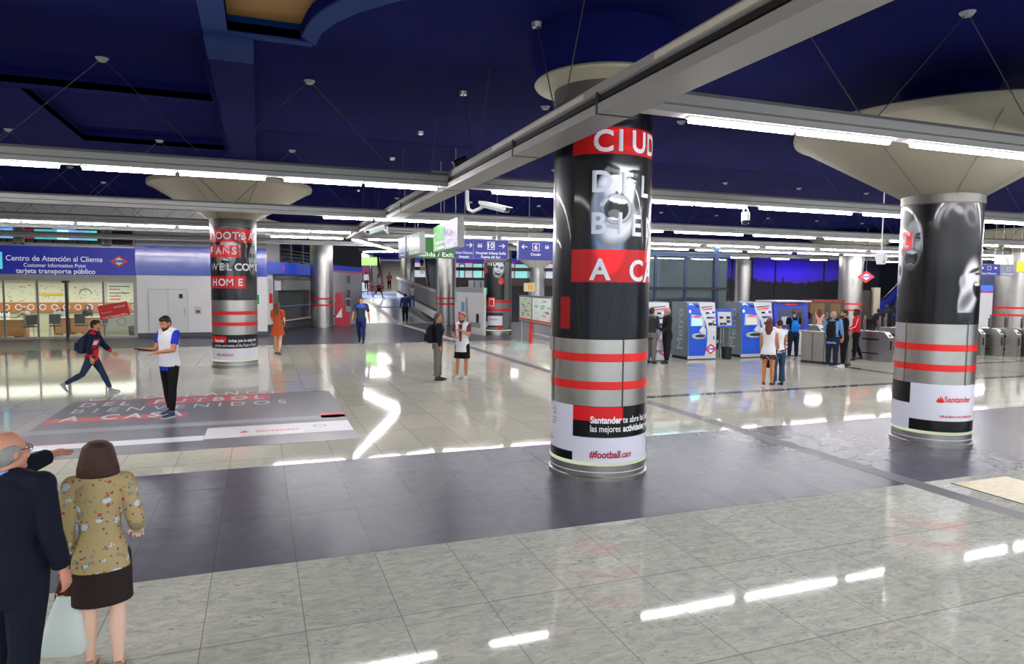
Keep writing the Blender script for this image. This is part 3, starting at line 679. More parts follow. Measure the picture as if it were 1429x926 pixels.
def column_core(t, R, ztop, collar, wrap0):
    circ_lathe([(R-.03, 0), (R-.03, ztop)], 'shaft', STEEL, t)
    circ_lathe([(R+.02, 0), (R+.02, .05), (R-.005, .06), (R-.005, .19), (R-.03, .19)], 'steel_base', STEEL, t)
    circ_lathe([(R+.004, .115), (R+.004, .125)], 'base_line', WTXP, t)
    circ_lathe([(R-.01, .2), (R+.01, .21), (R+.012, .245), (R-.01, .25)], 'lit_ring', emis('lit_ring', 'DCE8C8', .42), t)
    circ_lathe([(R-.02, collar[0]), (R-.005, collar[0]), (R-.005, collar[1]), (R+.012, collar[1]+.005), (R+.012, collar[2]), (R-.03, collar[2])], 'steel_collar', mat('collar_steel', (.13, .125, .115), .5, .8), t)
def red_bands(t, R, z1, z2, h=.1, m=RED):
    for z in (z1, z2): circ_lathe([(R, z-h/2), (R+.003, z-h/2), (R+.003, z+h/2), (R, z+h/2)], 'red_band', m, t)
def funnel(t, r0, z0, r1, z1):
    circ_lathe([(r0, z0-.0), (r0+.02, z0), (r1-.12, z1-.1), (r1-.02, z1-.06), (r1, z1), (r1-.01, z1+.06), (r1-.06, z1+.09), (.2, z1+.09)], 'funnel_capital', CREAM, t)
    circ_lathe([(.55, z1+.08), (.7, CZ)], 'ceiling_stem', CEILD, t)
    b = MB()
    for k in range(8):
        a = k*PI/4+.3; d = Vector((math.cos(a), math.sin(a), 0)); n = Vector((-d.y, d.x, 0))*.008
        p0 = d*(r0+.04)+Vector((0, 0, z0-.012)); p1 = d*(r1-.15)+Vector((0, 0, z1-.125)); b.bm.faces.new([b.bm.verts.new(v) for v in (p0-n, p0+n, p1+n, p1-n)])
    b.build('funnel_joint', mat('joint_dark', '6A675C', .8), t)
RT_ = .62
# --- centre column
cc = (4.31, 8.16); RC = .645
t = colC = column(cc, RC, 'tall central poster column with a shouting face, standing in the dark floor band', 5.0)
column_core(t, RC, CZ, (4.80, 4.82, 5.06), 0)
circ_lathe([(RC-.02, 5.02), (RC+.02, 5.04), (.9, 5.1), (.92, 5.13), (.9, 5.16), (RC, 5.17)], 'flange', mat('flange_cream', 'A09A86', .7), t)
circ_lathe([(.86, 5.15), (.98, 5.35), (1.0, CZ)], 'ceiling_drum', CEIL, t)
A = Art(836, 67, RC, 1.82, 4.81, (476, 1.8, .00885), 0)
A.fill((.035, .045, .075)); A.noise(.45, seed=2)
A.fill((.10, .14, .2), 768, 800, 120, 500, .25)
# upper chin, cut by the band
A.ell((.34, .38, .42), 852, 150, 26, 34, 0, .35); A.ell((.05, .05, .06), 850, 152, 12, 5, -10, .4); A.ell((.05, .05, .06), 838, 134, 10, 3, 0, .4); A.ell((.55, .58, .6), 858, 138, 6, 9, 0, .5); A.ell((.06, .06, .07), 862, 170, 20, 4, -15, .5)
A.fill((.04, .045, .06), 768, 903, 176, 179)
# large shouting face
A.ell((.05, .06, .08), 846, 280, 40, 82, 8, .12)
A.ell((.45, .55, .68), 846, 330, 20, 42, -4, .3); A.ell((.40, .5, .62), 848, 352, 12, 26, 0, .4)
A.face(856, 281, 34, 60, 10, .95, 1.0, hair=False, mr=.45, up=.36)
A.ell((.30, .40, .55), 833, 300, 10, 40, 8, .6, .5)
A.ell((.04, .045, .06), 890, 250, 10, 40, 12, .3); A.ell((.05, .06, .09), 888, 330, 12, 34, 0, .4)
A.ell((.035, .04, .06), 862, 216, 34, 12, 8, .4)
# shirt folds
for k in range(14):
    x = 800+k*7.5; A.ell((.10, .14, .20), x, 435, 1.6, 40+6*math.sin(k*2.1), -8+3*k*.9, .8, .55)
A.ell((.50, .56, .66), 851, 358, 6, 16, 0, .35)
A.fill((.035, .045, .075), 768, 796, 344, 470, .6)
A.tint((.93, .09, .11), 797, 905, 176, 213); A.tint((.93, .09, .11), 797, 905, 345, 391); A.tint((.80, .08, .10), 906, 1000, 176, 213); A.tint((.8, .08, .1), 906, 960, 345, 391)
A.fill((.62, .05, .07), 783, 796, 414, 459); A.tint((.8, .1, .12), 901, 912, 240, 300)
A.fill((.02, .02, .03), 796.2, 797, 120, 476, .6)
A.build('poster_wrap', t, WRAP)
LT = mat('poster_lettering', 'C9CEDA', .35)
for ch, px, py in (('C', 824, 209), ('I', 856, 208), ('U', 873.5, 208), ('D', 893, 208), ('D', 823, 265), ('E', 861, 267), ('L', 886.5, 269), ('B', 823, 323), ('I', 857, 323), ('E', 875, 325), ('N', 894.5, 326), ('A', 821, 388), ('C', 873, 389), ('A', 892, 390)):
    A.text(ch, px, py, 29, LT, t, bold=.025)
for k, ch in enumerate('ADANOS'): A.text(ch, 0, 208, 29, LT, t, bold=.025) if False else None
# bare steel zone with two red bands and seams
red_bands(t, RC, 1.59, 1.235, .105); B_ = Art(836, 67, RC, .25, .97, (650, .2, .0093), 0)
circ_lathe([(RC-.002, .97), (RC-.002, 1.82)], 'steel_panel', STEEL, t)
A.y0, A.zr, A.k = 568, .96, .00915
for px in (773, 867): A.patch(px, px+1.2, 474, 569, mat('seam_dark', '3A3A38', .5), t, 'seam', .006)
# lower information print
B_.fill((.86, .87, .93)); B_.fill((.03, .03, .04), 803, 990, 566, 611); B_.fill((.86, .10, .13), 803, 868.5, 566, 587); B_.fill((.03, .03, .04), 700, 803, 633, 646)
B_.fill((.03, .03, .04), 803, 990, 566, 568)
B_.build('lower_print', t, WRAP)
B_.text('Santander', 826, 590, 9, WTXP, t, wpx=42.5, bold=.035); B_.text('te abre las puertas', 868.5, 590, 9, WTXP, t, wpx=74, bold=.01)
B_.text('las mejores ', 826, 602, 9, WTXP, t, wpx=41, bold=.01); B_.text('actividades y eventos', 869, 602, 9, WTXP, t, wpx=80, bold=.035)
CRIM = mat('crimson_print', 'A81E34', .4)
B_.text('#football', 825.5, 638, 9.5, CRIM, t, wpx=42, bold=.03); B_.text('can', 868, 638, 9, CRIM, t, wpx=15, shear=.35)
# football crest: ring of dark pentagons above small text lines
for i in range(5):
    a = 2*PI*i/5-PI/2; B_.patch(776+2.2*math.cos(a), 777.5+2.2*math.cos(a), 579+4.2*math.sin(a), 582+4.2*math.sin(a), GREY, t, 'crest', .003)
for y in (590, 594, 598): B_.patch(773.4, 780 if y < 598 else 778, y, y+1.4, GREY, t, 'crest_text', .003)
B_.text('#footballcan', 771, 622, 4, CRIM, t, wpx=12)
# --- right column
cr = (10.39, 7.97); RR = .577
t = colR = column(cr, RR, 'poster column at the right edge with two shouting faces and a wide funnel top', 4.0)
column_core(t, RR, 4.05, (3.82, 3.84, 4.0), 0); funnel(t, RR+.01, 3.98, 2.27, 5.0)
A = Art(1305, 60, RR, 1.95, 3.83, (450, 1.98, .01104), 0)
A.fill((.05, .055, .065)); A.noise(.35, seed=5)
A.fill((.03, .035, .045), 1240, 1300, 270, 330, .8)
A.ell((.13, .135, .15), 1325, 330, 34, 46, 0, .6, .8); A.ell((.2, .2, .21), 1318, 352, 22, 22, 0, .8, .5)
A.ell((.75, .76, .78), 1309, 300, 10, 16, 20, .5, .8); A.ell((.05, .055, .065), 1313, 305, 9, 18, 20, .4); A.ell((.7, .7, .7), 1328, 292, 9, 5, 40, .6, .7); A.ell((.65, .65, .66), 1345, 300, 8, 14, -20, .6, .7); A.ell((.07, .07, .08), 1346, 302, 5, 10, -20, .5)
A.ell((.06, .06, .075), 1264, 312, 17, 24, 0, .3); A.face(1266, 340, 15, 36, 4, .6, 1.1, hair=False, mr=.62)
A.ell((.16, .15, .16), 1262, 420, 12, 44, -6, .7, .7); A.ell((.2, .19, .2), 1285, 430, 5, 40, -14, .8, .5)
A.ell((.74, .75, .78), 1248, 372, 5, 26, 0, .3); A.ell((.06, .06, .07), 1249, 376, 2.2, 7, 0, .4)
A.ell((.78, .78, .8), 1349, 400, 13, 40, 6, .25); A.ell((.72, .72, .74), 1338, 427, 5, 18, 0, .3); A.ell((.08, .08, .09), 1340, 410, 6, 16, 16, .5, .0)
A.ell((.6, .6, .62), 1338, 392, 4.5, 9, 0, .4); A.ell((.1, .1, .11), 1355, 376, 8, 2.4, -24, .5); A.ell((.1, .1, .1), 1359, 381, 4, 1.6, 0, .5); A.ell((.04, .04, .05), 1359, 404, 5.5, 11, -14, .25); A.ell((.9, .9, .9), 1358.5, 396, 3.6, 2, 0, .3)
A.ell((.13, .13, .14), 1345, 418, 6, 14, 30, .7, .6)
A.fill((.06, .06, .075), 1240, 1368, 436, 460, .8)
A.tint((.88, .08, .1), 1247, 1266, 320, 346)
A.build('poster_wrap', t, WRAP)
A.text('L', 1254, 342, 16, LT, t, bold=.02); A.text('DEL', 1246, 414, 3, LT, t)
red_bands(t, RR, 1.58, 1.26, .105); circ_lathe([(RR-.002, .98), (RR-.002, 1.96)], 'steel_panel', STEEL, t)
A.y0, A.zr, A.k = 537, 1.0, .01165
A.patch(1263, 1264, 450, 538, mat('seam_dark', '', .5), t, 'seam', .006); A.patch(1349, 1350, 450, 538, mat('seam_dark', '', .5), t, 'seam', .006)
B_ = Art(1303, 59, RR, .25, 1.0, (593, .33, .0118), 0)
B_.fill((.86, .87, .92)); B_.fill((.05, .05, .06), 1230, 1272, 530, 564); B_.fill((.35, .05, .08), 1225, 1246, 530, 556, .6); B_.fill((.04, .04, .05), 1272, 1370, 585, 600)
B_.build('lower_print', t, WRAP)
B_.text('Santander', 1320, 559, 7.5, RED, t, wpx=46, bold=.02); B_.text('Official Bank of the football finals', 1314, 580, 3.2, RED, t, wpx=58)
def flame(art, px, py, r, parent, m):   # flame logo: three rising leaves over a disc
    z = art.z_of(py); a0 = art.s_of(px)/art.R; R = art.R+.004; b = MB()
    for dx, hgt, w_ in ((-.6, .9, .35), (0, 1.5, .42), (.55, 1.1, .35)):
        p = [(dx-w_, 0), (dx-w_*.7, -.35), (dx+w_*.7, -.35), (dx+w_, 0), (dx+.1, hgt)]
        b.bm.faces.new([b.bm.verts.new((R*math.sin(a0+u*r/art.R), -R*math.cos(a0+u*r/art.R), z+v*r)) for u, v in p])
    p = ngon(0, -.35, 1.2, .45, 14); b.bm.faces.new([b.bm.verts.new((R*math.sin(a0+u*r/art.R), -R*math.cos(a0+u*r/art.R), z+v*r)) for u, v in p]); b.build('flame_logo', m, parent)
flame(B_, 1314.5, 557, .05, t, RED)
# --- left column
cl = (-.69, 21.75); RL = .634
t = colL = column(cl, RL, 'left poster column with red FOOTBALL FANS WELCOME HOME bars', 4.3)
column_core(t, RL, 4.4, (4.08, 4.1, 4.34), 0); funnel(t, RL+.01, 4.32, 2.25, 5.28)
A = Art(325, 32.5, RL, 1.98, 4.09, (420, 1.96, .0205), 0, .014)
A.fill((.10, .11, .12)); A.noise(.4, .8, .2, seed=9)
A.ell((.6, .62, .66), 322, 322, 22, 9, 0, .4, .8); A.ell((.09, .09, .1), 322, 330, 17, 11, 0, .4)
A.ell((.2, .2, .22), 318, 405, 22, 18, 0, .7, .6)
A.face(315, 355, 14, 22, 8, .8, .8, hair=True, mr=.4)
A.ell((.4, .42, .46), 320, 382, 5, 10, 0, .5); A.ell((.5, .5, .52), 331, 395, 4, 22, -6, .7, .5)
A.ell((.05, .05, .06), 350, 355, 9, 30, 0, .3); A.face(351, 363, 6, 21, 0, .62, 1.0, hair=False, mr=.5)
A.ell((.32, .33, .36), 346, 408, 10, 16, 0, .7, .7)
A.tint((.92, .14, .14), 280, 365, 320, 338); A.tint((.92, .14, .14), 280, 335, 342, 359); A.tint((.92, .14, .14), 280, 341, 385, 402)
A.build('poster_wrap', t, WRAP)
LW = mat('poster_lettering_bright', 'E2E4EA', .35)
for st, y, xs in (('FOOTBALL', 333.5, (294, 301, 311, 323.5, 335, 345, 352.8, 356)), ('FANS', 354.5, (294.3, 300.5, 310.5, 322.5)), ('WELCOME', 377, (294.8, 305.6, 315.5, 326, 336, 346.5, 355)), ('HOME', 398.5, (296.3, 303.5, 314.5, 330.5))):
    for ch, x in zip(st, xs): A.text(ch, x, y, 9.8, LW, t, bold=.03)
red_bands(t, RL, 1.61, 1.29, .105); circ_lathe([(RL-.002, .98), (RL-.002, 1.99)], 'steel_panel', STEEL, t)
B_ = Art(329, 32, RL, .25, .98, (503, .2, .0204), 0)
B_.fill((.88, .88, .92)); B_.fill((.10, .10, .12), 280, 380, 463, 484); B_.fill((.88, .10, .12), 280, 317, 467, 475.5)
B_.build('lower_print', t, WRAP)
B_.text('Santander', 302, 475, 4.5, WTXP, t, wpx=17, bold=.03); B_.text('invites you to enjoy the', 320, 475, 4.5, WTXP, t, wpx=44, bold=.02); B_.text('activities and events of the Final in Madrid', 301.5, 482, 4.5, WTXP, t, wpx=68, bold=.03)
B_.text('#footballcan', 304, 495, 4.5, CRIM, t, wpx=26, bold=.01)
sgp = thing('exit_sign', 'small green emergency exit sign hung beside the left poster column', 'exit sign', tuple(AD(353, 20.9, 1.98)), math.radians(-6))
b = MB(); b.box(-.2, .2, -.02, .02, -.16, .16); b.build('panel', mat('white_sign', 'E8F0E8', .4, emit=.3), sgp)
b = MB(); b.box(-.185, .185, -.024, -.02, -.145, .145); b.build('green_face', mat('exit_face', '0E8C4A', .4, emit=.3), sgp)
polyobj('arrow', [[(.02, .05), (.02, -.05), (.0, -.05), (.08, -.11), (.16, -.05), (.12, -.05), (.12, .05)], rectp(-.15, -.03, -.1, -.02), ngon(-.1, .06, .03, .04, 10), [(-.12, .0), (-.02, .04), (-.02, .07), (-.12, .04)]], wallM((0, -.027, 0)), WTXP, sgp)
# --- farther plain steel columns
def steel_column(px, D, lab, ztop, R=.62, funn=None, bands=True, z0=0, base=True):
    p = AD(px, D, 0); t = thing('column', lab, 'column', (p.x, p.y, z0))
    circ_lathe([(R, 0), (R, ztop-z0)], 'shaft', STEEL, t)
    if bands: red_bands(t, R+.002, 1.62, 1.27, .1)
    if base: circ_lathe([(R+.03, 0), (R+.03, .12), (R, .14)], 'steel_base', STEELD, t)
    if funn: funnel(t, R, funn[0], funn[1], funn[2])
    return t
steel_column(622, 43.0, 'bare steel column with two red bands behind the talking pair', 5.7)
steel_column(449, 38.4, 'bare steel column beside the red machine at the closed kiosk', 5.7)
steel_column(1185, 38.5, 'bare steel column with two red bands rising behind the gates', 4.6, R=.63, funn=(4.3, 2.3, 5.3))
steel_column(1416, 33.5, 'bare steel column with two red bands at the right frame edge', 4.6, R=.93, funn=(4.3, 2.3, 5.3))
steel_column(1036, 49, 'dim steel column with a funnel top in front of the blue night mural', 4.9, R=.62, funn=(4.5, 2.4, 5.4), bands=False)
steel_column(569, 62, 'distant steel column with a red band beside the escalator', 5.4, R=.62, z0=1.0)
steel_column(748, 66, 'distant short dark column behind the notice board', 4.9, R=.8, bands=False, funn=(4.2, 2.0, 5.2))
p = AD(694, 34.4, 0)
t = colP = column((p.x, p.y), .70, 'distant poster column with a shouting face beside the notice board', 4)
column_core(t, .70, 4.6, (3.5, 3.6, 3.8), 0); funnel(t, .71, 4.3, 2.3, 5.3)
A = Art(695, 19.5, .70, 1.75, 3.6, (408, 2.1, .0365), 0, .02)
A.fill((.14, .15, .17)); A.fill((.10, .10, .12), 676, 684, 350, 420); A.face(696, 377, 8, 11, 14, .85, .9, hair=True, mr=.4); A.ell((.85, .25, .12), 700, 392, 4, 5, 0, .15); A.ell((.75, .1, .1), 678, 378, 3, 4, 0, .2); A.fill((.85, .12, .14), 676, 697, 353, 362); A.fill((.42, .42, .41), 704, 740, 300, 500)
A.build('poster_wrap', t, WRAP)
for ch, x in zip('NIDOS', (681, 685.5, 688.5, 694, 699.5)): A.text(ch, x, 371, 5, LW, t, bold=.04)
red_bands(t, .70, 1.66, 1.25, .13)
B_ = Art(695, 19.5, .70, .25, 1.75, (461, .2, .0375), 0, .03); B_.fill((.48, .48, .47)); B_.fill((.2, .2, .22), 676, 703, 437, 456); B_.fill((.9, .9, .93), 681, 702, 440.5, 454); B_.fill((.88, .15, .12), 695, 702, 455, 460); B_.fill((.94, .94, .94), 674, 681, 449, 456)
B_.build('lower_print', t, WRAP); B_.text('Santander', 684, 446.5, 2, RED, t, wpx=12)
B_.patch(682.5, 691.5, 416, 430, mat('notice_red', 'E83028', .4), t, 'red_notice', .02); B_.patch(683.5, 690.5, 418, 428.5, WTXP, t, 'notice_paper', .024); B_.patch(684.5, 689.5, 419.5, 427, mat('notice_red', '', .4), t, 'notice_print', .028)
B_.patch(676.5, 681.5, 404, 412.5, mat('exit_face', '', .4), t, 'exit_marker', .03)
# ================================================================== FLOOR STICKER
st = thing('floor_sticker', 'large grey and red printed sticker on the floor under the man in the white vest', 'floor sticker', (0, 0, 0))
SG = mat('sticker_grey', '63646A', .28, vary=.12, vscale=30); SGL = mat('sticker_pale', '8E9096', .3); SR = mat('sticker_red', 'D0484C', .3); SW = mat('sticker_white', 'D6D8DC', .3)
q = [G(*p) for p in ((107, 553.5), (463, 539), (503, 605), (20, 633))]
x0s, x1s, y0s, y1s = -3.62, 1.50, 10.98, 16.2
b = MB(); b.box(x0s, x1s, y0s, y1s, 0, .004); b.build('sheet', SG, st)
def gy(px, py): return G(px, py, .004)
def xat(px, Y): return AY(px, 560, Y).x
def floorrect(name, pl, yb, yt, pr, m, z=.0045):
    Y0, Y1 = gy(pl, yb).y, gy(pl, yt).y; X0 = gy(pl, yb).x; b = MB(); b.box(max(x0s+.01, X0), min(x1s-.01, AY(pr, yb, (Y0+Y1)/2).x), max(Y0, y0s+.01), min(Y1, y1s-.01), .0038, z); return b.build(name, m, st)
def fl(s_, pl, yb, yt, pr):
    p = gy(pl, yb); h = gy(pl, yt).y-p.y; x1_ = AY(pr, yb-12, p.y).x
    return text_flat(s_, h, Matrix.Translation((p.x, p.y, .0056)), mat('sticker_lettering', 'DADCE0', .35), st, w=x1_-p.x, bold=.03)
floorrect('red_bar', 95, 561.5, 555, 391, SR); floorrect('red_bar', 202, 564.5, 557.5, 377, SR)
floorrect('red_bar', 47, 592, 586, 262, SR); floorrect('red_bar', 449, 583, 576, 487, SR)
fl('C I U D A D A N O S', 121, 559.5, 554.5, 383); fl('D E L', 109, 568, 563, 180); fl('F U T B O L', 214, 562.8, 557.8, 369)
fl('B I E N V E N I D O S', 97, 577, 571.5, 400); fl('A   C A S A', 80, 588.3, 582, 255)
floorrect('pale_stripe', 32, 608, 602.5, 484, SGL)
floorrect('white_bar', 35, 630, 623, 285, SW)
p, q_ = gy(289, 613), gy(500, 590); b = MB(); b.box(gy(287, 605).x, x1s-.02, gy(287, 612.5).y, gy(287, 597.5).y, .0038, .0048); b.build('white_panel', SW, st)
p = gy(346, 603); 
text_flat('Santander', .16, Matrix.Translation((p.x+.12, p.y-.03, .006)), RED, st, w=.72, bold=.02)
polyobj('flame_logo', [ngon(-.06, .03, .08, .05, 12), [(-.1, .05), (-.02, .05), (-.05, .18)]], Matrix.Translation((p.x, p.y, .006)), RED, st)
text_flat('Official Bank', .06, Matrix.Translation((p.x-.1, p.y-.3, .006)), RED, st, w=.6)
p = gy(35, 621); text_flat('#footballcan', .12, Matrix.Translation((p.x, p.y-.06, .006)), RED, st, w=.7)
b = MB(); 
for i in range(16):
    a0, a1 = 2*PI*i/16, 2*PI*(i+1)/16; c_ = gy(446, 593.5)
    b.bm.faces.new([b.bm.verts.new((c_.x+r_*math.cos(a_), c_.y+r_*math.sin(a_), .0058)) for r_, a_ in ((.12, a0), (.12, a1), (.09, a1), (.09, a0))])
b.build('round_crest', SGL, st)
text_flat('CHAMPIONS LEAGUE', .07, Matrix.Translation((gy(425, 600).x, gy(446, 600).y, .006)), SGL, st, w=.5)
# ================================================================== KIOSK (closed shutter) left of centre
a = G(364, 464.5); c = G(447, 450.5); ang = dirang(a, c); L = (c-a).length
k = thing('closed_kiosk', 'closed kiosk with grey shutter under a blue sign band behind the orange-dressed woman', 'kiosk', (a.x, a.y, 0), ang)
def kx(px):   # distance along the kiosk front for a bearing
    d = ray(px, 420); A_ = np.array([[d.x, -(c-a).x/L], [d.y, -(c-a).y/L]]); r_ = np.linalg.solve(A_, np.array([a.x, a.y])); return float(r_[1])
b = MB(); b.box(0, L, 0, 2.5, 0, .35); b.build('plinth', mat('slate_base', '', .5), k)
b = MB(); b.box(0, kx(381), -.0, .3, .35, 2.95); b.box(kx(436), L, 0, .3, .35, 2.95); b.box(0, .2, 0, 2.5, .35, 2.95); b.build('white_wall', WHITEP, k)
b = MB(); b.box(0, L, -.35, .3, 2.95, 3.55); b.build('sign_band', mat('sign_band', '2444C0', .3, emit=.15), k)
for px in (386.5, 429): polyobj('emblem', [[(kx(px)-.16, 3.25), (kx(px), 3.02), (kx(px)+.16, 3.25), (kx(px), 3.48)]], wallM((0, -.36, 0)), mat('emblem_pink', 'D83060', .4), k)
s0, s1 = kx(382), kx(435)
b = MB(); b.box(s0, s1, .25, .3, .35, 2.95); b.build('back_panel', STEELD, k)
b = MB(); b.box(s0, s0+.6, 0, .25, .35, 2.9); b.box(s1-.5, s1, 0, .25, .35, 2.9); b.box(s0, s1, 0, .25, 2.7, 2.95); b.build('metal_surround', mat('kiosk_metal', '767674', .45), k)
b = MB(); w0, w1 = kx(392), kx(427)
for i in range(14): b.box(w0, w1, .16, .2, 1.3+i*.055, 1.345+i*.055)
b.box(w0, w1, .14, .18, 2.0, 2.05); b.build('shutter', mat('shutter_green', '4E5852', .4), k)
b = MB(); b.box(w0-.1, w1+.1, -.25, .2, 2.08, 2.65, bev=.03); b.build('shutter_box', mat('shutter_box', '8A8A88', .4), k)
b = MB(); b.box(w0-.1, w1+.1, -.25, .25, 1.22, 1.28); b.build('counter_shelf', mat('shelf_blue', '7E98B0', .25), k)
b = MB(); b.box(s0+.1, w0+.8, -.05, .0, 2.1, 2.6); b.build('number_sign', WHITE, k)
b = MB(); b.box(s0+.3, s1, -.1, .05, .42, .5); b.build('foot_rail', mat('rail_white', 'C9C6BE', .4), k)
b = MB(); b.box(kx(431), kx(433), -.05, .02, .9, 2.3, bev=.02); b.build('door_pull', STEEL, k)
b = MB(); b.box(kx(375), kx(379), -.03, 0, 1.9, 2.7); b.build('info_strip', LGREY, k)
b = MB(); b.box(kx(375.5), kx(379.5), -.04, 0, 1.45, 1.95); b.build('no_entry_notice', mat('notice_red', '', .4), k)
b = MB(); b.box(kx(437), kx(440), -.04, 0, 2.4, 2.8); b.build('exit_plate', mat('exit_face', '', .4), k)
# upper storey over the kiosk: grey panel and a glazed office
b = MB(); b.box(0, kx(392), 0, .3, 3.55, CZ); b.build('upper_panel', mat('upper_grey', '', .5), k)
b = MB()
for px in (392, 407.5, 424, 441): b.box(kx(px)-.08, kx(px)+.08, 0, .15, 3.55, 5.6)
for z in (3.7, 3.88, 4.06, 4.24): b.box(kx(392), L, -.03, .02, z, z+.035)
b.box(kx(392), L, 0, .15, 5.3, CZ); b.build('upper_frame', mat('frame_dark', '3A3E3C', .5), k)
b = MB(); b.box(kx(392), L, .06, .07, 3.55, 5.3); b.build('upper_glass', GLASS, k)
b = MB(); b.box(kx(392), L+1, 1.5, 1.6, 3.5, CZ); b.build('lit_room', mat('lit_room_green', 'B4C49C', .6, emit=.32), k)
t = thing('leaflet_rack', 'small white rack with green leaflets at the right end of the kiosk', 'rack', (*(a+(c-a).normalized()*kx(441)+Vector((.25, -.5, 0))).xy, 0), ang)
b = MB(); b.box(-.35, .35, -.2, .2, .0, .12); b.box(-.3, .3, .1, .16, .12, 1.35); b.build('frame', WHITE, t)
b = MB(); b.box(-.3, .0, -.05, .08, .3, 1.25, bev=.01); b.build('pocket_panel', LGREY, t)
b = MB(); b.box(.02, .32, -.05, .08, .45, 1.15, bev=.01); b.build('leaflets', mat('leaflet_green', '6EC060', .5), t)
# red vending machine
p = AD(480, 39.6, 0); t = thing('vending_machine', 'red self-service photo machine beside the steel column', 'vending machine', (p.x, p.y, 0), math.radians(-8)); t.scale = (.62, .8, .95)
b = MB(); b.box(-.85, .55, -.35, .4, 0, 1.5, bev=.03); b.box(-.8, -.1, -.3, .35, 1.5, 2.05, bev=.05); b.build('cabinet', mat('machine_red', 'B81830', .3), t)
b = MB(); b.prism([(-.39, .2), (.2, .2), (.2, .8)], .0, .02, 'y', Matrix.Translation((-.4, -.37, .35))); b.build('white_wedge', WTXP, t)
b = MB(); b.box(.15, .65, -.42, -.3, .9, 1.75, bev=.04); b.build('screen_unit', mat('unit_grey', '7E8690', .3), t)
b = MB(); b.box(.22, .58, -.43, -.42, 1.25, 1.65); b.build('screen', BLACK, t)
# white angled wall past the column, with blue and pink stripe
a2 = G(467, 443); c2 = G(505, 432.5, .0); c2 = Vector((a2.x+(c2.x-a2.x)*.55, a2.y+(c2.y-a2.y)*.55, 0))
ws = thing('ramp_side_wall', 'white cladding wall with blue and pink stripe left of the ramp', 'wall', (0, 0, 0)); ws['kind'] = 'structure'
Dw0 = (a2-CAM).dot(FW); Dw1 = (c2-CAM).dot(FW)
def slab(name, zA0, zA1, zB0, zB1, m, off=0.0, par=ws, A_=None, C_=None):
    A_ = A_ or a2; C_ = C_ or c2; n = Vector((-(C_-A_).y, (C_-A_).x, 0)).normalized(); b = MB()
    vs = [b.bm.verts.new(v) for v in [Vector((P_.x, P_.y, z))-n*o_ for o_ in (off, off-.2) for P_, z in ((A_, zA0), (C_, zB0), (C_, zB1), (A_, zA1))]]
    for f_ in ((0, 1, 2, 3), (7, 6, 5, 4), (0, 4, 5, 1), (1, 5, 6, 2), (2, 6, 7, 3), (3, 7, 4, 0)): b.bm.faces.new([vs[i] for i in f_])
    return b.build(name, m, par)
c2 = AD(505, 52, 0); a2 = AD(463, 44.5, 0); dA, dB = 44.5, 52
z_ = lambda y, D_, px: ZD(y, D_, px)
slab('white_wall', 0, z_(378.5, dA, 463), 0, z_(381.5, dB, 505), WHITEP)
slab('skirting', 0, z_(440, dA, 463), 0, z_(428, dB, 505), mat('slate_base', '', .5), .02)
slab('pink_stripe', z_(379, dA, 463), z_(376.5, dA, 463), z_(382, dB, 505), z_(379.5, dB, 505), mat('pink_stripe', 'C85890', .4, emit=.1), .02)
slab('blue_stripe', z_(376.5, dA, 463), z_(369.5, dA, 463), z_(379.5, dB, 505), z_(373.5, dB, 505), mat('sign_band', '', .3), .03)
slab('dark_upper_wall', z_(369.5, dA, 463), CZ, z_(373.5, dB, 505), CZ, mat('far_dark', '', .6), -.02)
for zc_, hh, m_, nm in ((z_(390, 48, 486), .5, GREY, 'call_point'), (z_(414, 48, 486), 1.0, mat('maroon', '', .4), 'extinguisher_plate')):
    pp = AD(486.5, 48.0, zc_); b = MB(); b.box(-.06, .06, -.35, .0, -hh/2, hh/2, Matrix.Translation(pp)); b.build(nm, m_, ws)
# ramp balustrade
bal = thing('balustrade', 'sloping grey panelled balustrade along the ramp', 'balustrade')
def P3(px, py, D_): z = ZD(py, D_, px); q = AD(px, D_, z); return q
Pa, Pb = [(555, 386.5, 62), (555, 406, 62)], [(610, 404.5, 43), (610, 433, 43)]
def quadslab(name, tl, bl, tr, br, m, par, th=.06, dz=0):
    vs = [P3(*p) for p in (bl, br, tr, tl)]; n = (vs[1]-vs[0]).cross(vs[3]-vs[0]).normalized(); b = MB()
    V = [b.bm.verts.new(v+n*(o_+dz)) for o_ in (0, th) for v in vs]
    for f_ in ((3, 2, 1, 0), (4, 5, 6, 7), (0, 1, 5, 4), (1, 2, 6, 5), (2, 3, 7, 6), (3, 0, 4, 7)): b.bm.faces.new([V[i] for i in f_])
    return b.build(name, m, par)
quadslab('panel', (556, 389, 62), (556, 405, 62), (612, 408, 43), (612, 432, 43), mat('perforated_panel', '8C8C8C', .5), bal)
quadslab('top_rail', (555, 386, 62), (555, 389, 62), (612, 404.5, 43), (612, 408.5, 43), mat('rail_white', '', .4), bal, .12, .02)
quadslab('bottom_rail', (555, 405, 62), (555, 407, 62), (612, 432, 43), (612, 435, 43), DARK, bal, .1, .02)
quadslab('kerb', (555, 407, 62), (555, 414, 62), (612, 435, 43), (612, 447, 43), WHITEP, bal, .1, .0)
for t_ in (.15, .35, .55, .75, .95):
    D_ = 62+(43-62)*t_; px = 555+(612-555)*(1/D_-1/62)/(1/43-1/62)*1; f_ = (px-555)/57
    b = MB(); p = P3(px, 388+18*f_, D_); q = P3(px, 406+27*f_, D_); b.tube([p, q], .04, 8); b.build('post', STEELD, bal)
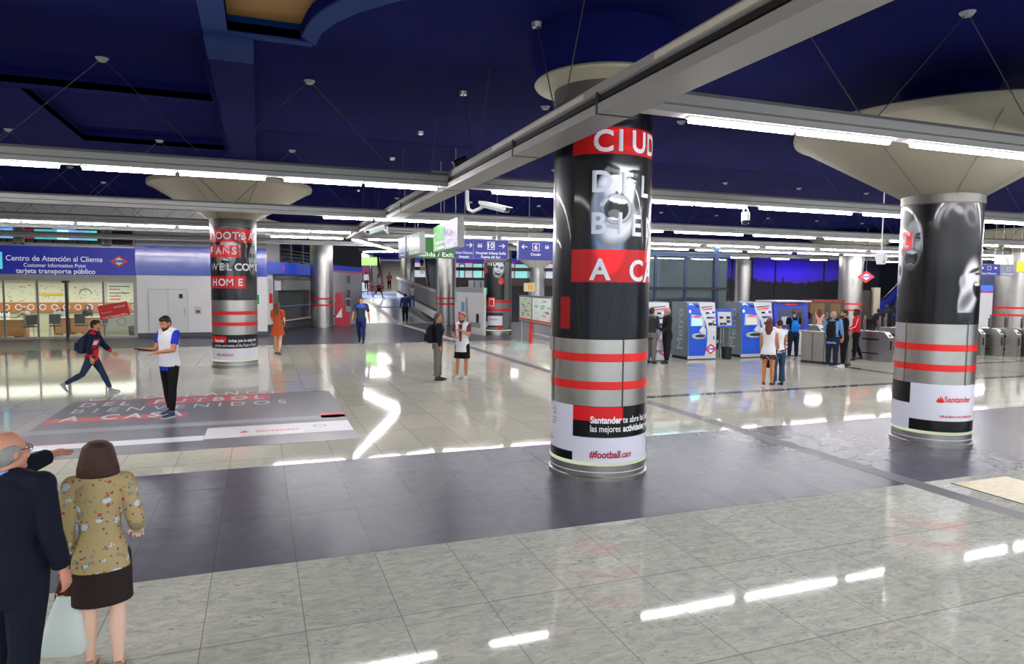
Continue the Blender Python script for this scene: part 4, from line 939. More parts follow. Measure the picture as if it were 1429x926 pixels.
# stairs and escalators at the far end
stair = thing('staircase', 'wide far staircase climbing behind the ramp', 'staircase', tuple(AD(543.5, 76, 1.7)), math.radians(-14))
b = MB(); n = 17
for i in range(n): b.box(-1.35, 1.35, i*.3, (n)*.3+.5, i*.205, (i+1)*.205)
b.build('steps', mat('stair_stone', '8A8478', .6), stair)
b = MB()
for i in range(n): b.box(-1.35, 1.35, i*.3-.03, i*.3+.05, (i+1)*.205-.02, (i+1)*.205+.012)
b.build('nosings', mat('nosing', 'D0CCC0', .5), stair)
def escalator(px, D, z0, rise, run, lab, w=1.0, rz=-14, m1=None):
    t = thing('escalator', lab, 'escalator', tuple(AD(px, D, z0)), math.radians(rz))
    b = MB(); b.prism([(0, 0), (run, rise), (run, rise-.5), (0, -.0-.3)], -w/2, w/2, 'x'); b.build('truss', DARK, t)
    b = MB(); n = int(rise/.2)
    for i in range(n): b.box(-w/2+.12, w/2-.12, i*run/n, (i+1)*run/n, i*rise/n, (i+1)*rise/n)
    b.build('steps', mat('escalator_step', '6A6C70', .4, .6), t)
    for s_ in (-1, 1):
        b = MB(); b.prism([(-.4, -.1), (run, rise), (run, rise+.9), (.1, .9), (-.4, .8)], s_*w/2-.03, s_*w/2+.03, 'x'); b.build('side_panel', m1 or mat('escalator_panel', 'A8AAAA', .3, .4), t)
        b = MB(); b.tube([(s_*w/2, -.45, .2), (s_*w/2, -.6, .55), (s_*w/2, -.4, .9), (s_*w/2, .1, 1.0), (s_*w/2, run, rise+1.0)], .07, 8); b.build('handrail', BLACK, t)
    return t
escalator(527, 74, 1.7, 3.6, 6, 'narrow escalator with red treads left of the far stairs', 1.0, -4, mat('esc_red', '9A5048', .5))
escalator(608, 58, 1.8, 4.0, 7.5, 'dark escalator carrying a passenger right of the distant column', 1.3, -9, mat('esc_dark', '33363C', .35))
# far hall: white wall with windows, bridge rails
fw_ = AD(560, 72, 0); fe = AD(1000, 72, 0)
far = thing('far_gallery_wall', 'white gallery wall with blue stripe and windows at the far end', 'wall'); far['kind'] = 'structure'
def farslab(name, px0, px1, y0, y1, D_, m, th=.2, par=far):
    p, q = AD(px0, D_, ZD(y1, D_, px0)), AD(px1, D_, ZD(y0, D_, px1)); L_ = (Vector((q.x, q.y, 0))-Vector((p.x, p.y, 0))).length
    M_ = Matrix.Translation((p.x, p.y, 0)) @ Matrix.Rotation(dirang(p, q), 4, 'Z'); b = MB(); b.box(0, L_, 0, th, p.z, q.z, M_); return b.build(name, m, par)
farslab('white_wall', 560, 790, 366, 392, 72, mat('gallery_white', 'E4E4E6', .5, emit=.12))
farslab('blue_stripe', 560, 790, 361, 365.5, 71.8, mat('sign_band', '', .3)); farslab('pink_line', 560, 790, 365.5, 366.5, 71.8, mat('pink_stripe', '', .4))
farslab('upper_dark', 560, 905, 300, 361, 72, mat('far_dark', '', .6))
farslab('lower_dark', 560, 905, 396, 450, 71.7, mat('far_dark', '', .6))
for i, (x0_, x1_, y0_, y1_) in enumerate(((641, 647, 369, 389), (660, 672, 368, 389), (718, 740, 369, 390), (600, 612, 376, 388))):
    w_ = struct(farslab('window_%d' % (10+i), x0_-1.2, x1_+1.2, y0_-1.2, y1_+1, 71.6, mat('frame_dark', '', .5), .1, None))
    farslab('pane', x0_, x1_, y0_, y1_, 71.5, mat('lit_aqua', '8CCFC8', .4, emit=.35), .05, w_)
br = thing('gallery_bridge', 'dark brown footbridge with black handrail across the far hall', 'footbridge')
farslab('deck', 575, 905, 389.5, 397, 66, mat('bridge_brown', '2C1C1A', .6), 1.5, br)
farslab('handrail', 575, 905, 375.3, 376.8, 65.8, BLACK, .15, br)
for px in (640, 700, 735, 760): farslab('post', px, px+.8, 376.5, 390, 65.8, BLACK, .1, br)
# sloping red handrail left of stairs
hr = thing('red_handrail', 'red handrail left of the far staircase', 'handrail', tuple(AD(513, 66, 1.45)), math.radians(60))
b = MB(); b.tube([(0, 0, .9), (3.6, 0, .9)], .06); b.tube([(0, 0, .5), (3.6, 0, .5)], .05); b.build('rail', mat('handrail_red', 'A82838', .4), hr)
for x in (0, 1.2, 2.4, 3.6): b = MB(); b.tube([(x, 0, 0), (x, 0, .9)], .045); b.build('post', mat('handrail_red', '', .4), hr)
gs = thing('green_sign', 'small lit green sign at the top left of the ramp', 'sign', tuple(AD(512, 64, 4.2)), math.radians(-14))
b = MB(); b.box(-.95, .95, -.1, .1, 0, .75, bev=.03); b.build('panel', mat('lit_green', '7EE060', .4, emit=.25), gs); b = MB(); b.tube([(-.6, 0, .75), (-.6, 0, 1.5)], .02); b.tube([(.6, 0, .75), (.6, 0, 1.5)], .02); b.build('hanger', DARK, gs)
po = thing('wall_poster', 'magenta poster on the white wall beside the ramp', 'poster', tuple(AD(510, 68, 2.6)), math.radians(-14)); b = MB(); b.box(-.45, .45, -.05, .05, 0, 2.2); b.build('frame', DARK, po); b = MB(); b.box(-.38, .38, -.06, -.05, .08, 2.1); b.build('print', mat('magenta_print', 'B04878', .4), po)
slab('far_white', 1.7, 6.5, 1.7, 6.5, WHITEP, A_=AD(505, 70, 0), C_=AD(530, 84, 0), par=far)
# ================================================================== HANGING SIGNS
def hang(t, xs, y, ztop, zc, r=.012):
    for x in xs: b = MB(); b.tube([(x, y, ztop), (x, y, zc)], r, 6); b.build('hanger_rod', STEELD, t)
def sign_box(lab, pL, pR, ztop, zbot, panels, th=.16, end=None, ceiling=CZ):
    d = dirang(pL, pR); L_ = (Vector(pR.xy)-Vector(pL.xy)).length; t = thing('hanging_sign', lab, 'sign', (pL.x, pL.y, 0), d)
    b = MB(); b.box(0, L_, 0, th, zbot, ztop, bev=.008); b.build('casing', GREY, t)
    for f0, f1, m, texts, icons in panels:
        b = MB(); b.box(L_*f0+.012, L_*f1-.012, -.006, .0, zbot+.012, ztop-.012); b.build('face', m, t); H_ = ztop-zbot; w_ = L_*(f1-f0)
        for s_, u, v, h_, wd in texts: text_flat(s_, h_*H_, wallM((L_*f0+u*w_, -.012, zbot+v*H_)), WTEXT, t, w=wd*w_, align='c', bold=.012)
        for kind, u, v, r_ in icons:
            cx, cz, rr = L_*f0+u*w_, zbot+v*H_, r_*H_; M_ = wallM((cx, -.012, cz))
            if kind in ('right', 'left', 'down', 'up'):
                P_ = [rectp(-rr, rr*.6, -rr*.09, rr*.09), [(rr*.25, rr*.7), (rr, 0), (rr*.25, -rr*.7), (rr*.08, -rr*.58), (rr*.7, 0), (rr*.08, rr*.58)]]
                M_ = M_ @ Matrix.Rotation({'right': 0, 'left': PI, 'down': -PI/2, 'up': PI/2}[kind], 4, 'Z'); polyobj('arrow', P_, M_, WTEXT, t)
            elif kind == 'box':
                polyobj('line_frame', [rectp(-rr, rr, rr*.88, rr), rectp(-rr, rr, -rr, -rr*.88), rectp(-rr, -rr*.88, -rr, rr), rectp(rr*.88, rr, -rr, rr)], M_, WTEXT, t)
            elif kind == 'people':
                polyobj('people_icon', sum([[ngon(dx*rr, rr*.55, rr*.12, rr*.16, 8), rectp(dx*rr-rr*.13, dx*rr+rr*.13, -rr*.5, rr*.3)] for dx in (-.5, 0, .5)], []), M_, WTEXT, t)
            elif kind == 'redbox':
                polyobj('red_box', [rectp(-rr*.7, rr*.7, -rr*1.3, rr*1.3)], M_, mat('pink_red', 'D83058', .4, emit=.2), t)
                polyobj('red_box_icon', [ngon(0, .6*rr, .35*rr, .3*rr, 10), rectp(-.4*rr, .4*rr, -.9*rr, -.0)], M_ @ Matrix.Translation((0, 0, .003)), mat('pink_pale', 'F0B8D0', .4), t)
    hang(t, (L_*.2, L_*.8), th/2, ztop, ceiling); return t
zt, zb_ = 4.02, 3.36
pS = lambda px, Y_: AY(px, 350, Y_)
sign_box('wide green exit sign hanging behind the two small edge-on signs', pS(566, 22), pS(634, 22), zt, zb_, [(0, 1, GREEN, [('Salida / Exit', .62, .08, .22, .72)], [('down', .72, .62, .2)])])
sign_box('blue hanging sign for lines eight and ten, left part hidden by the small signs', pS(634.3, 22), pS(709, 22), zt, zb_, [(0, .345, BSIGN, [('Nuevos Ministerios', .5, .25, .13, .9), ('Aeropuerto', .5, .05, .13, .55)], [('right', .78, .7, .17)]), (.345, 1.0, BSIGN, [('10', .5, .58, .26, .16), ('Hospital Infanta Sofía', .5, .26, .13, .86), ('Puerta del Sur', .5, .06, .13, .56)], [('right', .82, .7, .17), ('people', .18, .68, .17), ('box', .5, .7, .2)])])
sign_box('blue hanging sign for line six with a left arrow', pS(723.5, 22), pS(800, 22), zt, zb_, [(0, .62, BSIGN, [('6', .5, .58, .26, .09), ('Circular', .5, .25, .14, .3)], [('left', .17, .7, .17), ('box', .5, .7, .2), ('people', .82, .7, .15)])])
# the two edge-on lightboxes hung from the long beam
def edge_sign(lab, pxn, pxf, Dn, Df, pan, zt_=4.04, zb2=3.36):
    n = AD(pxn, Dn, 0); f_ = AD(pxf, Df, 0); return sign_box(lab, f_, n, zt_, zb2, pan, .16)
edge_sign('small double lightbox sign, green and violet-blue, hung nearest the camera', 638, 604.5, 15.6, 18.6, [(0, .5, GREEN, [('A Calle Norte', .6, .27, .12, .8), ('C. Castellana', .6, .08, .12, .8)], [('right', .2, .7, .15), ('up', .75, .7, .12)]), (.5, 1, mat('sign_violet', '2A2288', .4, emit=.1), [('Nuevos Ministerios', .5, .25, .12, .9), ('Aeropuerto', .5, .08, .12, .6)], [('redbox', .45, .66, .17), ('down', .8, .68, .2), ('people', .18, .68, .12)])])
edge_sign('small double lightbox sign, violet and green, hung second from the camera', 586, 556, 20.2, 23.5, [(0, .5, mat('sign_violet2', '34308A', .4, emit=.1), [('Nuevos Ministerios', .5, .25, .12, .9), ('Aeropuerto', .5, .08, .12, .6)], [('down', .8, .68, .2), ('box', .4, .68, .15)]), (.5, 1, mat('green_pale', '3C7C36', .4, emit=.1), [('A Calle Norte', .5, .25, .12, .8), ('Castellana', .5, .08, .12, .8)], [('right', .8, .7, .15), ('box', .3, .7, .15)])], 4.05, 3.38)
# right-hand far signs
p0, p1 = AD(1362, 30, 0), AD(1391, 30, 0)
sign_box('blue hanging sign right of the right-hand poster column', p0, p1, 3.62, 3.12, [(0, 1, BSIGN, [('Nuevos Ministerios', .5, .1, .16, .7)], [('right', .15, .65, .16), ('box', .5, .65, .16), ('people', .8, .65, .15)])])
p0, p1 = AD(1391.5, 30, 0), AD(1414, 30, 0)
sign_box('grey back of a hanging sign near the right frame edge', p0, p1, 3.6, 3.1, [(0, 1, mat('sign_back', '8890A8', .5), [('Circular', .5, .1, .16, .7)], [('box', .55, .6, .16)])])
p0, p1 = AD(1414, 28, 0), AD(1452, 28, 0)
sign_box('yellow hanging sign cut by the right frame edge', p0, p1, 3.68, 3.22, [(0, 1, YELLOW, [], [])])
# ================================================================== CAMERAS, SPEAKERS
def cctv(lab, top, knee, boxa, boxb, r=.03, w=.11):
    t = thing('security_camera', lab, 'security camera', tuple(top)); T = lambda v: Vector(v)-Vector(top)
    b = MB(); k1 = T(knee); m_ = T(boxa)
    pts = [Vector((0, 0, 0)), Vector((0, 0, k1.z*.55)), Vector((k1.x*.15, k1.y*.15, k1.z*.88)), Vector((k1.x*.6, k1.y*.6, k1.z)), (k1+m_)/2, m_]
    b.tube(pts, r, 10); b.build('arm', WHITE, t, True)
    d = (T(boxb)-m_); L_ = d.length; R_ = d.to_track_quat('X', 'Z').to_matrix().to_4x4(); M_ = Matrix.Translation(m_) @ R_
    b = MB(); b.box(-.08, L_, -w/2, w/2, -w*.35, w*.45, M_, bev=.012); b.build('body', mat('camera_body', '9AA6AC', .4), t)
    b = MB(); b.box(-.1, L_+.05, -w*.62, w*.62, w*.45, w*.56, M_); b.box(-.1, L_+.05, -w*.62, -w*.52, w*.1, w*.5, M_); b.build('sun_hood', WHITE, t)
    b = MB(); b.tube([M_ @ Vector((L_, 0, .02)), M_ @ Vector((L_+.02, 0, .02))], w*.28); b.build('lens', BLACK, t); return t
p = AD(651, 12.0, 4.14); cctv('white security camera on a curved arm below the long beam, nearest the camera', p, AD(664, 11.8, ZD(296, 11.8)), AD(675, 11.6, ZD(288, 11.6)), AD(706, 11.0, ZD(295, 11.0)))
p = AD(540, 19.5, 4.14); cctv('white security camera on a forked arm farther down the long beam', p, AD(543, 19.2, ZD(327, 19.2)), AD(532, 19, ZD(320, 19)), AD(514, 18.4, ZD(327, 18.4)), w=.15)
t = thing('dome_camera', 'white dome security camera under the second light row on the right', 'security camera', tuple(AY(1041, 288, 11.45)))
t.location.z = 4.14
b = MB(); b.tube([(0, 0, .03), (-.06, 0, -.08), (-.03, 0, -.13)], .012); b.tube([(0, 0, .03), (.06, 0, -.08), (.03, 0, -.13)], .012); b.build('bracket', WHITE, t)
b = MB(); b.lathe([(.0, -.10), (.075, -.11), (.085, -.14), (.085, -.28), (.0, -.281)], n=24); b.build('housing', WHITE, t, True)
b = MB(); b.lathe([(.08, -.28), (.078, -.31), (.06, -.345), (.03, -.365), (.001, -.37)], n=24); b.build('dome', mat('smoked_dome', '25282C', .1, coat=.5), t, True)
D_ = 22; p = AD(1226, D_, ZD(357, D_, 1226)); t = thing('hanging_loudspeaker', 'white twin-cone loudspeaker hanging left of the right-hand poster column', 'loudspeaker', tuple(p))
b = MB(); b.tube([(0, 0, .1), (0, 0, CZ-p.z)], .02); b.build('rod', WHITE, t)
for s_ in (-1, 1):
    b = MB(); b.box(-.02, .13, -.1, .1, -.25, .08, Matrix.Translation((s_*.05, 0, 0)) @ Matrix.Rotation(s_*.35, 4, 'Y') @ Matrix.Scale(s_, 4, (1, 0, 0)), bev=.01); b.build('horn', WHITE, t)
for px, dd in ((614, 11.9), (640, 11.9)):
    p = AD(px, dd, 4.38); t = thing('beam_device', 'small %s fixed on top of the track beside the long beam' % ('pale junction box' if px == 614 else 'black spotlight'), 'device', tuple(p)); 
    b = MB()
    if px == 614: b.box(-.16, .16, -.06, .06, 0, .07, bev=.01); b.build('housing', GREY, t)
    else: b.box(-.1, .1, -.1, .1, 0, .05); b.tube([(0, 0, .05), (0, 0, .14)], .02); b.tube([(-.1, 0, .18), (.12, -.02, .26)], [.07, .09]); b.build('housing', BLACK, t)
# ================================================================== NOTICE BOARDS
p = G(676, 464); q = G(634, 459); 
def board(lab, pxl, Dl, pxr, Dr, ztop, name='notice_board', cat='notice board'):
    l, r_ = AD(pxl, Dl, 0), AD(pxr, Dr, 0); t = thing(name, lab, cat, (l.x, l.y, 0), dirang(l, r_)); return t, (r_-l).length
t, L_ = board('tall white advertising panel with pictures of phones behind the man in the white vest', 634.5, 36.5, 675, 33.2, 2.4, 'advertising_panel', 'advertising panel')
b = MB(); b.box(0, L_, 0, .12, .12, 2.35, bev=.01); b.build('panel', mat('panel_white', 'C9CACA', .4), t)
b = MB(); b.box(.0, L_-.15, -.01, .0, 2.1, 2.35); b.box(L_*.55, L_-.4, -.012, 0, .35, .6); b.build('grey_header', GREY, t)
b = MB(); b.box(.1, L_, .0, .12, 0, .12); b.build('foot', LGREY, t)
for nm, m_, r_ in (('green_mark', mat('mint_mark', '70C488', .5), (.05, .25, 1.55, 2.05)), ('blue_mark', mat('blue_mark', '6898B8', .5), (.9, 1.3, 1.1, 1.6)), ('red_mark', mat('red_mark', 'E05060', .5), (.5, .85, .6, 1.05)), ('phone_dark', BLACK, (L_-.9, L_-.6, .6, 1.05))):
    x0_, x1_, z0_, z1_ = r_; b = MB(); b.box(min(x0_, L_-.5), min(x1_, L_-.2), -.012, -.005, z0_, z1_); b.build(nm, m_, t)
polyobj('hand_with_phone', [[(1.5, 1.9), (1.75, 1.75), (1.8, .9), (1.9, .55), (1.7, .35), (1.55, .8), (1.45, 1.3)]], wallM((0, -.016, 0)), mat('hand_print', '9A8E84', .6), t)
polyobj('phone', [[(1.5, 1.85), (1.72, 1.7), (1.72, 1.2), (1.5, 1.35)]], wallM((0, -.02, 0)), mat('phone_print', '90A0AC', .5), t)
t = thing('white_shelf_unit', 'pale grey stacked boxes and shelf unit behind the advertising panel', 'shelf unit', tuple(AD(661, 40, 0)), math.radians(-15))
b = MB(); b.box(-.3, 1.1, 0, .8, 0, 2.75, bev=.02); b.box(-.9, -.2, .0, .5, 0, 2.35, bev=.02); b.build('body', LGREY, t)
b = MB(); 
for x in (-.05, .35, .75): b.box(x, x+.1, -.05, 0, 2.2, 2.7)
b.build('grey_strips', GREY, t)
t, L_ = board('transit map board in a steel frame on legs beside the central column', 724.5, 30.5, 770, 26.3, 2.0)
b = MB(); b.box(-.05, L_, 0, .1, 1.98, 2.06); b.box(-.05, L_, 0, .1, .88, .96); 
for x in (-.05, L_*.4, L_-.1): b.box(x, x+.1, -.01, .1, .9, 2.0)
b.build('frame', STEEL, t)
for x0_, x1_, lb, ms in ((.05, L_*.4, 'district_map', 'C4D0B4'), (L_*.4+.1, L_-.1, 'network_map', 'D4DAD4')):
    b = MB(); b.box(x0_, x1_, .02, .06, .96, 1.98); o = b.build(lb, mat(lb, ms, .3), t)
    rr_ = random.Random(len(lb)); cols = (('66A870', 1), ('C86060', 2), ('6080B8', 3))
    for hx, sd in cols:
        polyobj('map_lines', [rectp(x0_+u*(x1_-x0_), x0_+min(.97, u+wd)*(x1_-x0_), 1.08+v*.8, 1.08+v*.8+hh) for u, v, wd, hh in [(rr_.uniform(.05, .9), rr_.uniform(0, 1), rr_.choice((.01, .2)), rr_.choice((.012, .05))) for _ in range(16)]], wallM((0, .014, 0)), mat('map_'+hx, hx, .5), t)
    b = MB(); b.box(x0_, x1_, .012, .02, .98, 1.05); b.build('red_footer', RED, t)
for x in (.15, L_-.2): b = MB(); b.box(x-.05, x+.05, .02, .09, 0, .9); b.build('leg', STEEL, t)
b = MB(); b.box(L_*.32, L_*.38, .03, .09, 0, .9); b.build('red_leg', RED, t)
b = MB(); b.box(.1, L_+.5, .6, .66, .3, .36); b.box(.1, L_+.5, .6, .66, 0.02, .08); b.build('low_rail', LGREY, t)
t = thing('display_unit', 'small yellowish display on a post above the map board', 'display', tuple(AD(743, 31.5, 0)), math.radians(-30))
b = MB(); b.tube([(0, 0, 0), (0, 0, 2.35)], .05); b.build('post', STEEL, t); b = MB(); b.box(-.42, .1, -.1, .1, 2.2, 2.6, bev=.02); b.build('housing', mat('display_beige', 'C4B896', .5), t)
b = MB(); b.box(-.2, .05, -.11, -.1, 2.27, 2.53); b.build('screen', mat('display_amber', 'A87818', .4, emit=.3), t)
# ================================================================== TICKET MACHINES
def machine(x0, x1, Y, lab, h=1.98, kind='std', depth=1.0, front_w=None):
    t = thing('ticket_machine', lab, 'ticket machine', (x0, Y, 0)); w_ = x1-x0
    # side profile (y, z), sloping upper front
    prof = [(0, .1), (0, .95), (.0, 1.0), (.14, h), (depth, h), (depth, .1)]
    SIDE = mat('machine_grey', '6E7A82', .35); FR = mat('machine_light', 'C4C8CC', .35)
    b = MB(); b.prism(prof, 0, .02, 'x'); b.prism(prof, w_-.02, w_, 'x'); b.box(.021, w_-.021, .3, depth-.01, .1, h-.01); b.build('cabinet', SIDE, t)
    b = MB(); b.prism([(0, .1), (0, .98), (.13, h-.02), (.3, h-.02), (.3, .1)], .02, w_-.02, 'x'); b.build('front', FR, t)
    b = MB(); b.box(.02, w_-.02, .03, depth-.05, 0, .1); b.build('plinth', BLACK, t); b = MB(); b.box(.0, w_, -.005, .03, .03, .1); b.build('plinth_strip', LGREY, t)
    sl = math.atan2(.13, h-.98)
    def fr(z):   # front surface y at height z
        return 0 if z < .98 else (z-.98)/(h-1.0)*.13
    def plate(pts, m, nm, off=.012):
        b = MB(); n_ = len(pts); A_ = [b.bm.verts.new((x, fr(z)-off, z)) for x, z in pts]; B2 = [b.bm.verts.new((x, fr(z)+.002, z)) for x, z in pts]
        b.bm.faces.new(A_)
        for i in range(n_): b.bm.faces.new((A_[i], A_[(i+1) % n_], B2[(i+1) % n_], B2[i]))
        return b.build(nm, m, t)
    if kind == 'std':
        BM = BLUEM
        pl = [(.03, .14), (.58*w_, .14), (.62*w_, .3), (.66*w_, .6), (.66*w_, .98), (.60*w_, 1.3), (.46*w_, 1.62), (.40*w_, h-.04), (.02, h-.04), (.02, .98)]
        plate(pl, BM, 'blue_panel', .02)
        plate([(.08*w_, 1.16), (.58*w_, 1.16), (.54*w_, 1.5), (.12*w_, 1.56)], mat('bezel', 'AEB4B8', .3, .4), 'screen_bezel', .03)
        plate([(.13*w_, 1.18), (.48*w_, 1.18), (.46*w_, 1.40), (.14*w_, 1.42)], mat('touch_screen', '7AD8DC', .3, emit=.9) if 'lit' in lab else mat('touch_off', 'B8B8B0', .2, emit=.25), 'touch_screen', .036)
        plate([(x, z) for x, z in ngon(.37*w_, .82, .26*w_, .11, 18)], mat('tray_silver', 'B8C0C4', .25, .7), 'ticket_tray', .035)
        plate([(x, z) for x, z in ngon(.40*w_, .82, .17*w_, .055, 14)], DARK, 'tray_mouth', .04)
        plate(ngon(.32*w_, 1.49, .13*w_, .032, 12), mat('pink_red', '', .4), 'logo_badge', .04)
        plate(rectp(.28*w_, .42*w_, 1.80, 1.86), BLACK, 'camera_slot', .03)
        plate([(.50*w_, 1.78), (.88*w_, 1.83), (.9*w_, 1.85), (.47*w_, 1.8)], BLACK, 'card_slot', .03)
        plate([(.53*w_, 1.70), (.86*w_, 1.73), (.88*w_, 1.77), (.54*w_, 1.73)], RED, 'red_text_strip', .03)
        for (u, z, m_, du, dz) in ((.70, 1.6, DARK, .05, .03), (.80, 1.62, WHITE, .05, .03), (.90, 1.62, BLUE, .05, .03), (.72, 1.44, DARK, .05, .025), (.82, 1.44, BLUE, .05, .025), (.92, 1.44, RED, .03, .02), (.78, 1.22, DARK, .06, .05), (.93, 1.25, BLACK, .05, .08), (.93, 1.27, WHITE, .03, .04), (.9, .75, GREY, .02, .06)):
            plate(rectp((u-du)*w_, min(.985, u+du)*w_, z-dz, z+dz), m_, 'button_plate', .03 if m_ != WHITE or u < .9 else .034)
        for pts in ([(.04*w_, 1.86), (.08*w_, 1.93), (.16*w_, 1.92), (.24*w_, 1.85), (.16*w_, 1.88), (.1*w_, 1.88)], [(.04*w_, 1.68), (.1*w_, 1.72), (.12*w_, 1.62), (.06*w_, 1.6)]): plate(pts, WTXP, 'swirl', .03)
        if w_ > 1.0: diamond(t, wallM((.80*w_, -.02, .36)), .25)
        # large word on the side
        text_flat('Metro', .34, Matrix.Translation((-.004, .62, .35)) @ Matrix(((0, 0, -1, 0), (0, -1, 0, 0), (1, 0, 0, 0), (0, 0, 0, 1))) if False else Matrix(((0, 0, -1, -.004), (0, 1, 0, .32), (1, 0, 0, .35), (0, 0, 0, 1))), mat('side_lettering', 'A8B2A8', .4), t, w=1.4, bold=.01)
    else:
        plate([(.0, .98), (w_, .98), (w_, h-.02), (0, h-.02)], mat('deep_machine_blue', '1E34B4', .3), 'blue_hood', .06)
        plate(rectp(.12*w_, .9*w_, 1.1, 1.75), mat('machine_recess', '2A3858', .3), 'recess', .065)
        plate(rectp(.2*w_, .55*w_, 1.15, 1.45), mat('touch_off2', '909AA8', .3, emit=.2), 'screen', .07)
        plate(rectp(.62*w_, .8*w_, 1.15, 1.6), BLACK, 'payment_panel', .07)
        plate(rectp(.35*w_, .7*w_, 1.86, 1.92), RED, 'logo_strip', .07)
        plate(rectp(.1*w_, .6*w_, .75, .92), mat('shelf_blue', '', .25), 'shelf_strip', .05)
        diamond(t, wallM((.38*w_, -.02, .42)), .26)
        b = MB(); b.box(-.02, w_+.02, -.12, depth, h, h+.05); b.build('hood_top', LGREY, t)
    return t
Ym = G(980, 501.5).y
xa = lambda px: AY(px, 480, Ym).x
machine(xa(960)-2.1, xa(960)-2.1+1.4, Ym+.0, 'blue and grey ticket machine beside the two men in suits', )
machine(xa(960), xa(999.5), Ym, 'blue and grey ticket machine with a lit aqua screen, left of the small payment box')
machine(xa(1037), xa(1037)+1.4, Ym+.1, 'blue and grey ticket machine partly hidden behind the two women')
machine(xa(1082), xa(1082)+1.55, Ym+.1, 'wide dark blue ticket machine used by the man with the blue backpack', kind='blue')
t = thing('payment_terminal', 'small blue payment box on thin legs between two ticket machines', 'payment terminal', (xa(1006), Ym+.3, 0))
w_ = xa(1030)-xa(1006)
b = MB(); b.prism([(0, 1.08), (.08, 1.72), (.35, 1.72), (.35, 1.08)], 0, w_, 'x'); b.build('housing', BLUEM, t)
b = MB(); b.prism([(-.02, 1.14), (.05, 1.62), (.1, 1.62), (.05, 1.14)], .12*w_, .9*w_, 'x'); b.build('face_plate', LGREY, t)
for u, z in ((.3, 1.42), (.7, 1.42), (.7, 1.28), (.3, 1.2), (.5, 1.2)): b = MB(); b.box(u*w_-.06, u*w_+.06, -.03, .05, z-.035, z+.045); b.build('button_plate', DARK, t)
for u in (.42, .58, .95): b = MB(); b.box(u*w_-.02, u*w_+.02, .12, .18, 0, 1.1); b.build('leg', STEEL, t)
t = thing('waste_bin', 'black waste bin under the small payment box', 'bin', (xa(1013), Ym+.25, 0)); t.location.y = Ym-.05
b = MB(); b.lathe([(.001, 0), (.15, 0), (.17, .42), (.15, .42), (.13, .03), (.001, .03)], n=20); b.build('body', BLACK, t, True)
# low rail behind machines
t = thing('low_rail', 'pale low guard rail behind the ticket machines', 'rail', (xa(925), Ym+1.4, 0)); b = MB(); b.box(0, 9.5, 0, .08, .42, .52); b.build('rail', LGREY, t)
for x in (.3, 3, 6, 9): b = MB(); b.box(x, x+.06, .01, .07, 0, .42); b.build('post', STEELD, t)
# ================================================================== GLASS ENCLOSURE behind machines
Yg = Ym+3.2
ge = thing('glass_enclosure', 'tall smoked glass enclosure with dark steel frame behind the ticket machines', 'glass enclosure', (0, Yg, 0))
gx0, gx1 = AY(880, 400, Yg).x, AY(1014, 400, Yg).x; gz = AY(960, 358, Yg).z
b = MB(); b.box(gx0, gx1, 0, .02, .1, gz); b.box(gx1-.02, gx1, .02, 5, .1, gz); b.build('glass_pane', GLASSD, ge)
b = MB()
for px in (914, 956, 1000): x = AY(px, 400, Yg).x; b.box(x-.05, x+.05, -.04, .04, 0, gz)
b.box(gx0, gx1+.1, -.06, .04, gz, gz+.14); b.box(gx0, gx1, -.04, .04, 0, .1); b.box(AY(999, 400, Yg).x-.12, AY(999, 400, Yg).x+.06, -.08, .05, .1, gz+.5); b.build('frame', mat('frame_navy', '1E3458', .4), ge)
zr = AY(960, 402.5, Yg-.3).z; b = MB(); b.box(gx0, AY(1016, 402, Yg-.3).x, -.35, -.22, zr-.05, zr+.06); b.box(gx0, gx0+.05, -.3, 0, zr-.05, zr); b.box(gx1-.2, gx1-.15, -.3, 0, zr-.05, zr); b.build('handrail', BLACK, ge)
b = MB(); b.box(gx0, gx1, 4.9, 5.0, 0, gz+.2); b.build('inner_wall', mat('inner_grey', '7C8482', .6), ge)
b = MB(); b.box(gx0+2, gx0+3.2, 4.8, 4.9, .0, 3.0); b.box(gx1-2.4, gx1-1.8, 4.75, 4.9, 2.2, 2.9, Matrix.Rotation(0, 4, 'Y')); b.box(gx0, gx1, 4.7, 4.9, 2.0, 2.2); b.build('lift_door', mat('door_dark', '3A4446', .5), ge)
lamp('enclosure_lamp', ((gx0+gx1)/2, Yg+2.5, gz+.1), 4, 2, 45, (.9, 1, 1))
